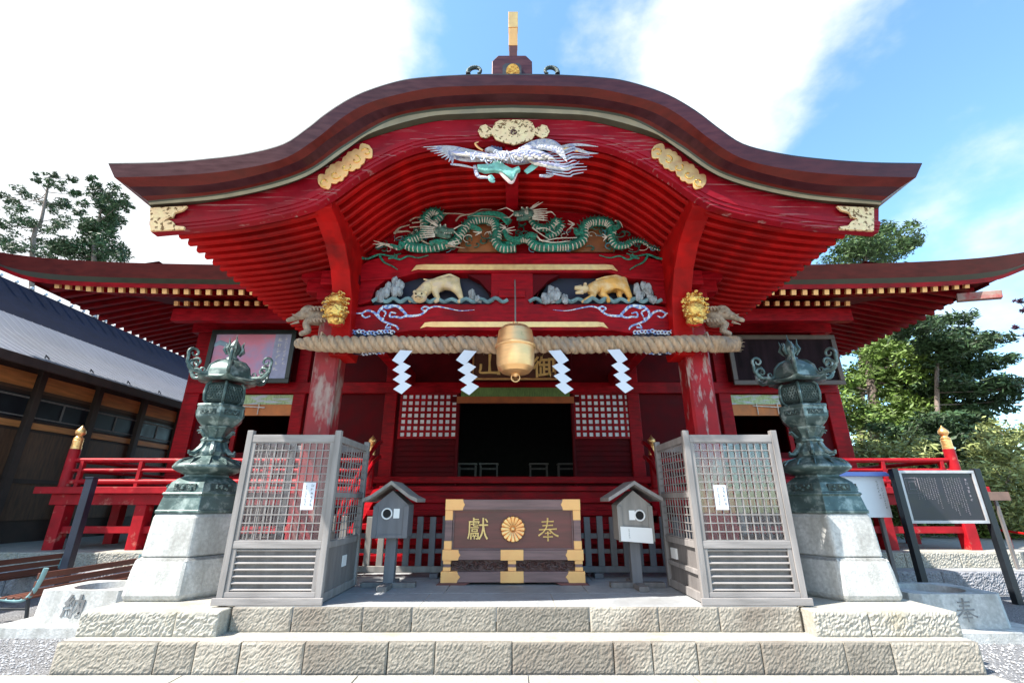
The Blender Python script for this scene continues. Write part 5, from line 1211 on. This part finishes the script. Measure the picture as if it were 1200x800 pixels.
    for i, (r_, h) in enumerate(prof):
        for j in range(nn):
            a = 2*PI*j/nn; hexf = 1/max(math.cos(((a) % (PI/3))-PI/6), .1)*math.cos(PI/6); rr = r_*(hexf if r_ > .265 else 1+(hexf-1)*.3); cf = max(0, (hexf-.9))*10
            rr = r_*(1+(hexf-.866)/.134*.12*(1 if r_ > .2 else .25)) if r_ > .1 else r_
            lift_ = ((hexf-.866)/.134)**2*.055*(1 if r_ > .33 else (.3 if r_ > .25 else 0))
            vs.append(c0+Vector((rr*math.cos(a), rr*math.sin(a), ze+h+lift_)))
    m_ = len(prof)
    for i in range(m_-1):
        for j in range(nn): fs.append((i*nn+j, i*nn+(j+1) % nn, (i+1)*nn+(j+1) % nn, (i+1)*nn+j))
    fs.append(tuple(range(nn))[::-1]); mb = MB(); mb.add(vs, fs); rf = mb.build('lantern_roof', BRONZE, t, smooth=True, ang=45)
    mb = MB()
    for k in range(6):
        a = k*PI/3; d = Vector((math.cos(a), math.sin(a), 0)); b0 = c0+Vector((0, 0, ze))
        mb.tube([b0+d*r_+Vector((0, 0, h)) for r_, h in ((.08, .32), (.19, .275), (.26, .20), (.285, .11), (.33, .065), (.38, .07))], [.016, .02, .02, .018, .018, .018], 6)
        e_ = b0+d*.36+Vector((0, 0, .07))
        def curl(cr, cz, R0, a0, turns, r0):
            return [e_+d*(cr+math.cos(a0+u*turns)*R0*(1-.75*u))+Vector((0, 0, cz+math.sin(a0+u*turns)*R0*(1-.75*u))) for u in [i/16 for i in range(17)]]
        mb.tube([e_-d*.03]+curl(.10, .085, .085, -PI/2-.3, 7.5, .02), taper(18, .022, .011), 7)
        mb.tube([e_+d*.10+Vector((0, 0, .0)), e_+d*.19+Vector((0, 0, .10))]+curl(.13, .235, .075, -.6, 7.2, .02), taper(19, .022, .010), 7)
        mb.tube([e_-d*.09]+curl(-.02, .045, .04, -PI/2, 6, .02), taper(18, .016, .007), 6)
    mb.build('roof_curls', BRONZE, t, smooth=True)
    mb = MB()
    for k in range(6):
        a = PI/6+k*PI/3; d = Vector((math.cos(a), math.sin(a), 0)); mb.ball(c0+d*.212+Vector((0, 0, ze+.13)), .05, 12, 8, (.8, .8, 1))
    mb.build('roof_bosses', BRONZE, t, smooth=True)
    # jewel with flames
    zj = ze+.31; k_ = (z(392)-zj)/.42
    mb = MB(); mb.lathe([(.06, zj-.01), (.09, zj+.01*k_), (.075, zj+.05*k_), (.045, zj+.07*k_), (.05, zj+.10*k_), (.08, zj+.14*k_), (.088, zj+.19*k_), (.065, zj+.25*k_), (.03, zj+.31*k_), (.005, zj+.34*k_)], c0, 18); mb.build('jewel', BRONZE, t, smooth=True)
    mb = MB()
    for k in range(7):
        a = k*2*PI/7; d = Vector((math.cos(a), math.sin(a), 0)); hh = random.uniform(.26, .34)*k_
        mb.tube([c0+d*.08+Vector((0, 0, zj+.10*k_)), c0+d*.125+Vector((0, 0, zj+.17*k_)), c0+d*.10+Vector((0, 0, zj+.24*k_)), c0+d*.115+Vector((0, 0, zj+hh))], [.014, .022, .016, .003], 5)
    mb.tube([c0+Vector((0, 0, zj+.3*k_)), c0+Vector((0, 0, z(392)))], [.018, .003], 6); mb.build('flame_tips', BRONZE, t, smooth=True)
lantern(-1, 'left'); lantern(1, 'right')

# ---------------------------------------------------------------- stone basins
def basin(s_, ch, label):
    x = s_*5.28; y0, y1 = 6.28 if s_ < 0 else 6.05, 7.1 if s_ < 0 else 6.9; t = empty('stone_basin', (x, (y0+y1)/2, 0), label, 'basin', 'pale granite basins beside the steps')
    B('basin_slab', PED, t, (x-.85 if s_ < 0 else x-.6, x+.6 if s_ < 0 else x+.85, y0-.14, y1+.14, -.01, .12), bevel=.012)
    # hollow block
    zt = .475; n = 32; mb = MB(); cx, cy = x, (y0+y1)/2; hx, hy = .56, (y1-y0)/2; outer = []; inn = []
    for k in range(n):
        a = 2*PI*(k+.5)/n; c, s2 = math.cos(a), math.sin(a); m_ = max(abs(c), abs(s2)); outer.append((cx+c/m_*hx, cy+s2/m_*hy)); inn.append((cx+c*.36, cy+s2*.33))
    vs = [(a, b, .121) for a, b in outer]+[(cx+(a-cx)*.97, cy+(b-cy)*.97, zt) for a, b in outer]+[(a, b, zt) for a, b in inn]+[(cx+(a-cx)*.8, cy+(b-cy)*.8, zt-.2) for a, b in inn]
    fs = []
    for r in range(3):
        for k in range(n): fs.append((r*n+k, r*n+(k+1) % n, (r+1)*n+(k+1) % n, (r+1)*n+k))
    fs.append(tuple(3*n+k for k in range(n))); mb.add(vs, fs); mb.build('basin_block', PED, t, smooth=True, ang=30)
    mb = MB(); mb.tube([(cx, cy, zt-.12), (cx, cy, zt-.10)], .325, 24); mb.build('basin_contents', mat('dark_water_leaves', (.10, .085, .08), .5, var=.6, scale=20, bump=.4), t)
    if ch in GLYPH: brushed('carved_character', ch, .25, (x+.02, y0+.006, .31), INK, t, depth=.008)
    else: text('carved_character', ch, .26, (x-(.05 if s_ < 0 else -.02), y0+.004, .31), INK, t, depth=.006, bold=.006, shear=.1 if s_ < 0 else 0)
basin(-1, '納', 'pale granite basin carved with one character left of the steps')
basin(1, '奉', 'pale granite basin carved with one character right of the steps')

# ---------------------------------------------------------------- benches
def bench(x, y0, y1, zt, label, arm):
    t = empty('park_bench', (x, (y0+y1)/2, 0), label, 'bench', 'slatted benches on the gravel at the left')
    for k in range(3): z = zt-.065-k*.10; mb = MB(); mb.bar((x-.05-k*.012, y0, z), (x-.05-k*.012, y1, z), .03, .078); mb.build('back_slat', BENCHW, t, bevel=.006)
    for k in range(4): xx = x-.14-k*.10; mb = MB(); mb.bar((xx, y0, zt-.33), (xx, y1, zt-.33), .08, .028); mb.build('seat_slat', BENCHW, t, bevel=.006)
    for yy_ in (y0+.03, y1-.03):
        mb = MB(); mb.tube(catp([(x-.0, yy_, zt+.03), (x-.03, yy_, zt-.12), (x-.10, yy_, zt-.30), (x-.22, yy_, zt-.36), (x-.42, yy_, zt-.35), (x-.56, yy_, zt-.33)]), .026, 8, flat=1.2); mb.build('end_frame', BENCHT, t, smooth=True)
        lg = MB(); lg.tube([(x-.12, yy_, zt-.33), (x-.05, yy_, .0)], .022, 6); lg.tube([(x-.50, yy_, zt-.33), (x-.55, yy_, .0)], .022, 6); lg.tube([(x-.1, yy_, .16), (x-.52, yy_, .16)], .016, 6); lg.build('leg', BLKM, t)
def catp(p): return [Vector(q) for q in catmull(p, 5)]
bench(-6.35, 6.85, 8.6, .62, 'brown slatted bench with pale teal arm behind the left basin', 1)
bench(-8.0, 7.3, 9.0, .66, 'brown slatted bench at the left frame edge, farther from the steps', 0)

# dark sign post on the left
p = W(78, 668, 8.4); B('sign_post_dummy', NAVY, None) if False else None
sp = empty('sign_post', (-7.42, 8.4, 0), 'dark navy post standing in front of the left veranda rail', 'post')
B('shaft', NAVY, sp, (-7.49, -7.36, 8.34, 8.46, 0, ZY(560, 8.4)), bevel=.006); B('foot_block', DKST, sp, (-7.56, -7.29, 8.27, 8.53, -.01, .10), bevel=.01)
B('top_cap', NAVY, sp, (-7.50, -7.35, 8.33, 8.47, ZY(560, 8.4), ZY(560, 8.4)+.02), bevel=.003)

# ---------------------------------------------------------------- notice boards on the right
Yn = 8.3
a, b = W(1003, 606, Yn), W(1040, 560, Yn)
nb = empty('white_notice_board', (a.x+.35, Yn, 0), 'white notice board with a blue hood behind the right lantern', 'notice board')
xl, xr = XX(985, 600, Yn)-.1, XX(1046, 604, Yn)
B('board_face', SIGNW, nb, (xl, xr, Yn, Yn+.05, a.z, b.z+.03), bevel=.004)
mb = MB(); mb.prism([(xl-.06, b.z+.031), (xr+.07, b.z+.031), (xr-.02, b.z+.10), (xl+.03, b.z+.10)], Yn-.12, Yn+.17); mb.build('blue_hood', mat('blue_hood_paint', (.16, .24, .62), .4, var=.1), nb, fixn=True)
for x in (xl+.15, xr-.15): B('leg', AGEDD, nb, (x-.03, x+.03, Yn+.052, Yn+.11, 0, b.z), bevel=.004)
glyphs(xr-.13, b.z-.05, a.z+.28, Yn-.001, .045, INK, nb); glyphs(xr-.07, b.z-.16, a.z+.14, Yn-.001, .03, INK, nb)
Yk = 8.0
bd = empty('information_board', (XX(1105, 600, Yk), Yk, 0), 'black information board with pale frame and columns of small writing', 'information board')
cpx = [(1054, 551), (1140, 551), (1154, 613), (1071, 613)]
xl = XX(1062, 582, Yk)-.03; xr = XX(1148, 582, Yk)+.03; zt = ZY(551, Yk); zb = ZY(613, Yk); fw = .045
B('board_panel', mat('near_black_panel', (.022, .020, .028), .35, var=.2), bd, (xl+.02, xr-.02, Yk+.01, Yk+.04, zb+.02, zt-.02))
B('pale_frame', mat('silver_frame', (.50, .49, .50), .45, metal=.2), bd, (xl, xr, Yk-.012, Yk+.05, zb, zb+fw), (xl, xr, Yk-.012, Yk+.05, zt-fw, zt), (xl, xl+fw, Yk-.012, Yk+.05, zb+fw+.001, zt-fw-.001), (xr-fw, xr, Yk-.012, Yk+.05, zb+fw+.001, zt-fw-.001), bevel=.003)
for x in (xl-.055, xr+.055): B('leg', BLKM, bd, (x-.05, x+.05, Yk-.03, Yk+.07, 0, zt+.03), bevel=.006)
BI = mat('dull_board_lettering', (.30, .27, .30), .6, var=.2)
glyphs(xr-.17, zt-.13, zb+.28, Yk+.009, .055, BI, bd)
for k in range(19): 
    xx = xr-.27-k*.042
    if 8 <= k <= 9: continue
    glyphs(xx, zt-.11-(k % 3)*.01, zb+.10+(k % 4)*.06 if k < 12 else zb+.35, Yk+.009, .024, BI, bd)
mb = MB()
for (qa, qb, qc, qd) in ((.09, .30, .12, .36), (.14, .25, .18, .30)):
    mb.tube([(xl+qa, Yk+.008, zt-qc), (xl+qb, Yk+.008, zt-qc), (xl+qb, Yk+.008, zt-qd), (xl+qa, Yk+.008, zt-qd), (xl+qa, Yk+.008, zt-qc)], .004, 4)
mb.build('site_plan', BI, bd)
# a small brown sign and thin red rail beyond
bs = empty('small_sign', (XX(1166, 585, 9.0), 9.0, .62), 'small plain brown sign panel right of the information board', 'sign')
p0, p1 = W(1152, 586, 9.0), W(1180, 576, 9.0); B('panel', mat('brown_sign_paint', (.20, .12, .09), .6), bs, (p0.x, p1.x, 8.97, 9.0, p0.z, p1.z), bevel=.003); B('stake', AGEDD, bs, ((p0.x+p1.x)/2-.025, (p0.x+p1.x)/2+.025, 9.001, 9.04, .36, p0.z+.05))
rr_ = empty('thin_red_rail', (10.5, 9.7, .62), 'thin bright red metal rail at the right edge before the shrubs', 'rail')
mb = MB(); mb.tube([W(1160, 619, 10.2), W(1215, 627, 9.4)], .022, 6); mb.tube([W(1160, 648, 10.2)+Vector((0, 0, .0)), W(1215, 660, 9.4)], .02, 6); mb.build('rail_tube', REDR, rr_, smooth=True)
mb = MB(); mb.tube([W(1180, 622, 9.9), Vector((W(1180, 622, 9.9).x, 9.9, .6))], .022, 6); mb.build('upright', REDR, rr_, smooth=True)

# ---------------------------------------------------------------- side building on the left
sb = empty('side_building', (-13, 14, 0), 'dark timber side building with grey sheet roof at the left', 'building')
ya, yb2 = 3.5, 26
ex, ez = -10.2, 4.40; mx_, mz_ = -12.55, 5.93; rx_, rz_ = -13.9, 7.28
mb = MB(); n = 10
prof = [(ex, ez), (ex-.8, ez+.42), (ex-1.6, ez+.92), (mx_, mz_), (mx_-.5, mz_+.42), (mx_-.95, mz_+.86), (rx_, rz_)]
rows = [[Vector((a, y, b)) for a, b in prof[:4]] for y in (ya, yb2)]; mb.loft(rows); mb.build('lower_roof', METR, sb, smooth=True)
mb = MB(); rows = [[Vector((a, y, b)) for a, b in prof[3:]] for y in (ya, yb2)]; mb.loft(rows)
mb.loft([[Vector((rx_, y, rz_)), Vector((rx_-4.5, y, rz_-3))] for y in (ya, yb2)]); mb.build('upper_roof', METD, sb, smooth=True)
mb = MB()
for k in range(95):
    y = ya+k*.236; mb.tube([(a+.004, y, b+.004) for a, b in prof[:4]], .006, 4)
mb.build('roof_seams', METR, sb)
mb = MB(); k = ya
while k < yb2: mb.ball((rx_+.02, k, rz_+.04), .05, 6, 4); k += .42
mb.build('ridge_tile_glints', mat('ridge_glint_white', (.6, .62, .68), .4), sb)  # pale balls: highlights along the ridge tiles, put in as white dots
mb = MB()
k = 7.4
while k < 16: mb.tube([(ex-.22, k, ez+.12), (ex-.22, k, ez+.19), (ex-.22, k+.10, ez+.13)], .014, 5); k += 1.15
mb.build('snow_hooks', BLKM, sb)
B('gutter_board', BRWN, sb, (ex-.05, ex+.03, ya, yb2, ez-.20, ez-.005), bevel=.01)
mb = MB(); k = ya
mb.loft([[Vector((ex-.04, y, ez-.06)), Vector((ex-1.6, y, ez+.5))] for y in (ya, yb2)]); mb.build('eave_soffit', BRWN, sb)
wxx = -11.35
B('side_building_wall', BRWN, sb, (wxx-.1, wxx, 9.2, yb2, 0, 4.9)); B('upper_band', mat('brown_band_wood', (.10, .055, .035), .6), sb, (wxx, wxx+.02, 9.2, yb2, 3.95, 4.35))
k = 7.4; 
while k < 24:
    B('wall_post', BRWN, sb, (wxx-.02, wxx+.14, k-.08, k+.08, 0, 4.7), bevel=.01)
    if k > 8.8:
        B('wood_panel', ORWD, sb, (wxx+.002, wxx+.04, k+.1, k+1.5, 4.02, 4.36)); B('wood_panel', ORWD, sb, (wxx+.002, wxx+.04, k+.1, k+1.5, 3.12, 3.26))
        wn = B('side_window', BLKM, sb, (wxx+.002, wxx+.03, k+.1, k+1.5, 3.32, 3.86))
        B('window_bars', AGEDD, wn, (wxx+.032, wxx+.05, k+.1, k+1.5, 3.36, 3.39), (wxx+.032, wxx+.05, k+.1, k+1.5, 3.78, 3.82), (wxx+.034, wxx+.052, k+.78, k+.82, 3.39, 3.78))
        B('wood_panel', mat('dim_brown_panel', (.10, .05, .028), .6, var=.4, scale=3, stretch=(1, 6, 1)), sb, (wxx+.002, wxx+.03, k+.1, k+1.5, 1.1, 3.05)); B('wood_panel', BRWN, sb, (wxx+.004, wxx+.06, k+.09, k+1.51, 1.9, 2.0))
    k += 1.6
# bowed bargeboard of its porch
mb = MB(); P = catmull([(-10.4, 4.25), (-10.9, 4.1), (-11.5, 4.0), (-12.2, 4.15), (-13.2, 4.7), (-14, 4.9)], 6); up = [(p[0], p[1]) for p in P]; dn = [(p[0], p[1]-.42) for p in P[::-1]]
dn = [(p[0], p[1]-.30) for p in P[::-1]]; mb.prism(up+dn, 8.0, 8.12); mb.build('porch_bargeboard', BRWN, sb, fixn=True)
B('porch_post', BRWN, sb, (-10.95, -10.70, 8.1, 8.35, 0, 4.1), bevel=.02)
B('inner_counter', mat('dim_counter', (.10, .09, .10), .7), sb, (-14, -11.6, 9.0, 9.4, 0, .9))
B('building_back', BLACK, sb, (-19, -11.46, 13.9, 14.1, 0, 5)); B('porch_ceiling_board', BRWN, sb, (-18, -10.9, 8.13, 14, 4.6, 4.65))
cv = MB(); cv.loft([[Vector((-10.9+a, 8.6+.1*math.sin(a*4+b*3), 1.0-abs(b)*.25+.05*math.sin(a*7))) for a in [i*.12 for i in range(10)]] for b in (-1, -.4, .2, .8)])

# ---------------------------------------------------------------- trees and shrubs
def leaves(mb_v, mb_f, c, rad, n, size, flat=.6, el=1.6):
    """scatter n leaf quads through an ellipsoid shell-biased volume"""
    d = rng.normal(size=(n, 3)); d /= np.linalg.norm(d, axis=1)[:, None]; r = rng.uniform(.25, 1, size=(n, 1))**.5
    P = np.array(c)+d*r*np.array(rad)*(1+.25*rng.normal(size=(n, 1)))
    a = rng.normal(size=(n, 3)); a[:, 2] *= flat; a /= np.linalg.norm(a, axis=1)[:, None]; b = np.cross(a, rng.normal(size=(n, 3))); b /= np.linalg.norm(b, axis=1)[:, None]
    s = size*rng.uniform(.5, 1.3, size=(n, 1)); a = a*s*el; b = b*s*.5; k = len(mb_v)
    q = np.stack([P-a, P-b*.9, P+a, P+b*.9], 1).reshape(-1, 3); mb_v.extend(map(tuple, q)); mb_f.extend([(k+4*i, k+4*i+1, k+4*i+2, k+4*i+3) for i in range(n)])
def tree(label, blobs, Y, trunk, leaf, size, dens, rz=.6, group=None, tr=.18, name='pine_tree', sub=7, cat='tree', zbase=0, rs=1.5):
    """blobs (px x, px y, px radius[, depth]); trunk: list of px points from the ground up"""
    T = [W(x, y, Y) for x, y in trunk]; base = Vector((T[0].x, Y, zbase)); T = [base]+T[1:]
    t = empty(name, base, label, cat, group)
    mb = MB(); TP = catp([tuple(p) for p in T]); mb.tube(TP, taper(len(TP), tr, tr*.25), 10)
    V, Fc = [], []
    for bl in blobs:
        x, y, r = bl[:3]; r *= rs; d = bl[3] if len(bl) > 3 else random.uniform(-1.2, 1.2); c = W(x, y, Y+d); rw = r/F*Y
        near = min(TP, key=lambda p: (p-c).length+max(0, p.z-c.z)*1.5)
        mid_ = near.lerp(c, .5)+Vector((0, 0, -.08*rw)); mb.tube([near, mid_, c], [tr*.2, tr*.12, tr*.04], 5)
        for k in range(sub):
            cc = c+Vector((random.gauss(0, .55)*rw, random.gauss(0, .5)*rw, random.gauss(0, .5)*rw*rz)); rr = rw*random.uniform(.35, .62)
            leaves(V, Fc, cc, (rr, rr, rr*rz), int(dens*rr*rr*5.5)+16, size*.74)
            if k % 2 == 0: mb.tube([c.lerp(near, .2), cc], [tr*.07, tr*.03], 4)
    mb.build('trunk', BARK, t, smooth=True)
    f = MB(); f.v = V; f.f = Fc; f.build('crown', leaf, t); return t
def rblobs(x0, x1, y0, y1, n, r0, r1):
    return [(random.uniform(x0, x1), random.uniform(y0, y1), random.uniform(r0, r1)) for _ in range(n)]
tree('airy dark tree with open branches above the left eave, far left', [(30, 260, 16), (10, 285, 14), (45, 235, 13), (62, 218, 11), (75, 240, 12), (55, 280, 16), (20, 240, 9), (90, 228, 8), (35, 295, 16), (70, 262, 12), (85, 210, 7), (5, 262, 9), (60, 205, 6), (0, 230, 6), (92, 250, 7), (45, 212, 5)], 26, [(30, 640), (38, 300), (48, 260), (55, 225), (58, 208)], LEAFD, .12, 75, .6, 'trees above the left eave', sub=6, tr=.16, rs=1.25)
tree('denser dark tree above the left eave beside the porch roof', [(110, 270, 15), (120, 245, 13), (132, 230, 11), (105, 290, 17), (90, 300, 17), (125, 292, 13), (140, 240, 9), (112, 225, 8), (128, 262, 12), (148, 238, 6), (135, 295, 10), (75, 298, 14), (112, 213, 5), (100, 262, 9)], 24, [(112, 640), (110, 300), (116, 260), (120, 225)], LEAFD, .12, 130, .7, 'trees above the left eave', tr=.16, rs=1.4)
tree('dark green tree top showing above the right eave beside the porch roof', [(1015, 290, 20), (1035, 275, 14), (1000, 300, 18), (1050, 290, 14), (1020, 270, 12), (1065, 285, 8), (1040, 300, 16), (1076, 284, 4), (990, 295, 12)], 22, [(1010, 640), (1012, 330), (1020, 290), (1024, 268)], mat('deep_green_leaf', (.055, .105, .028), .6, var=.6, scale=.8, island=.8), .11, 110, .75, tr=.16, sub=10)
tree('tall cedar with bare pale trunk and bright tufts right of the hall', [(1015, 420, 18), (1035, 410, 16), (1060, 425, 20), (1075, 410, 16), (1065, 445, 20), (1000, 460, 16), (995, 480, 14), (1010, 485, 12), (1050, 485, 20), (1075, 480, 18), (1040, 500, 18), (1062, 505, 20), (1000, 500, 14), (1030, 440, 12), (1085, 455, 16), (1045, 400, 12), (1048, 460, 12), (992, 450, 9)], 19, [(1030, 640), (1027, 500), (1019, 440), (1016, 415)], LEAFM, .115, 120, .75, tr=.30, sub=10)
tree('broad dark pine with layered branches at the right', [(1100, 380, 16), (1120, 395, 16), (1090, 400, 16), (1140, 405, 14), (1110, 420, 20), (1140, 430, 18), (1165, 420, 12), (1100, 450, 20), (1130, 455, 20), (1160, 455, 14), (1185, 455, 9), (1110, 480, 22), (1140, 490, 20), (1095, 500, 22), (1120, 515, 24), (1150, 515, 18), (1175, 515, 12), (1100, 540, 24), (1135, 545, 22), (1080, 525, 20), (1170, 470, 9), (1065, 385, 14), (1185, 448, 6)], 17, [(1105, 640), (1100, 540), (1098, 460), (1098, 400), (1096, 375)], LEAFD, .10, 150, .42, tr=.12, sub=13)
tree('small purple-tinged twig of a maple entering at the right edge', [(1194, 353, 2), (1190, 383, 2), (1204, 362, 3), (1206, 392, 3), (1214, 375, 6)], 12, [(1290, 640), (1270, 420), (1230, 380), (1205, 366)], mat('purple_maple_leaf', (.10, .05, .10), .6, var=.5, island=.8), .055, 220, .6, name='maple_tree', tr=.08)
def shrub(label, blobs, Y, leaf, size, dens, gz=.4):
    t = tree(label, blobs, Y, [(sum(b[0] for b in blobs)/len(blobs), 660), (sum(b[0] for b in blobs)/len(blobs), sum(b[1] for b in blobs)/len(blobs))], leaf, size, dens, .8, 'pale shrubs behind the right veranda', .1, 'shrub', 8, 'shrub', gz); return t
shrub('low pale green shrub behind the rail beside the cedar trunk', [(1000, 525, 14), (1020, 535, 18), (1045, 530, 18), (1010, 550, 20), (1035, 555, 20), (1060, 545, 18), (990, 540, 16), (1075, 560, 16), (1050, 575, 20), (1010, 580, 22), (985, 520, 10)], 15.5, LEAFL, .085, 150)
shrub('tall pale green shrub filling the right edge', [(1160, 540, 18), (1185, 525, 18), (1200, 550, 24), (1150, 565, 20), (1175, 580, 24), (1205, 590, 24), (1150, 600, 22), (1180, 615, 24), (1205, 630, 24), (1195, 510, 12), (1210, 520, 16), (1135, 580, 16)], 13, LEAFL, .075, 170)
shrub('darker low shrub under the information board by the terrace', [(1090, 610, 22), (1120, 620, 24), (1150, 640, 24), (1180, 650, 22), (1080, 640, 22), (1110, 650, 24), (1205, 660, 24), (1060, 620, 18), (1130, 590, 16)], 14, LEAFM, .085, 150)
shrub('dense green shrub behind the hall corner between rail and terrace', [(1000, 610, 24), (1035, 615, 24), (1060, 590, 22), (1020, 640, 24), (1055, 650, 24), (1090, 585, 20), (1095, 560, 16)], 16.5, LEAFM, .09, 140)
# wooded slope far behind
def woods():
    V, Fc = [], []
    for k in range(330):
        s_ = 1 if k % 2 else -1
        a = random.uniform(14, 60)*s_; y = random.uniform(34, 60); z = random.uniform(0, 5.2+abs(a)*.02)
        leaves(V, Fc, (a, y, z), (1.8, 1.8, 1.3), 70, .32)
    f = MB(); f.v = V; f.f = Fc; tag(f.build('far_wood', LEAFD), kind='stuff')
woods()
# loose gravel lying beside the steps
V, Fc = [], []
for k in range(5200):
    s_ = random.choice((-1, 1)); x = s_*random.uniform(4.42, 7.4); y = random.uniform(4.3, 6.6); q_ = random.uniform(.008, .018); n0 = len(V)
    if y < 4.95 and x < 4.42 and x > -6.7: continue
    vs = [(x+q_*random.uniform(.7, 1.2), y, q_*.4), (x, y+q_*random.uniform(.7, 1.2), q_*.3), (x-q_*random.uniform(.7, 1.2), y, q_*.5), (x, y-q_*random.uniform(.7, 1.2), q_*.3), (x, y, q_*1.1), (x, y, -.002)]
    V += vs; Fc += [(n0+a, n0+b, n0+4) for a, b in ((0, 1), (1, 2), (2, 3), (3, 0))]+[(n0+b, n0+a, n0+5) for a, b in ((0, 1), (1, 2), (2, 3), (3, 0))]
f = MB(); f.v = V; f.f = Fc; tag(f.build('gravel', mat('gravel_stone', (.36, .36, .37), .9, var=.35, island=.7)), kind='stuff')
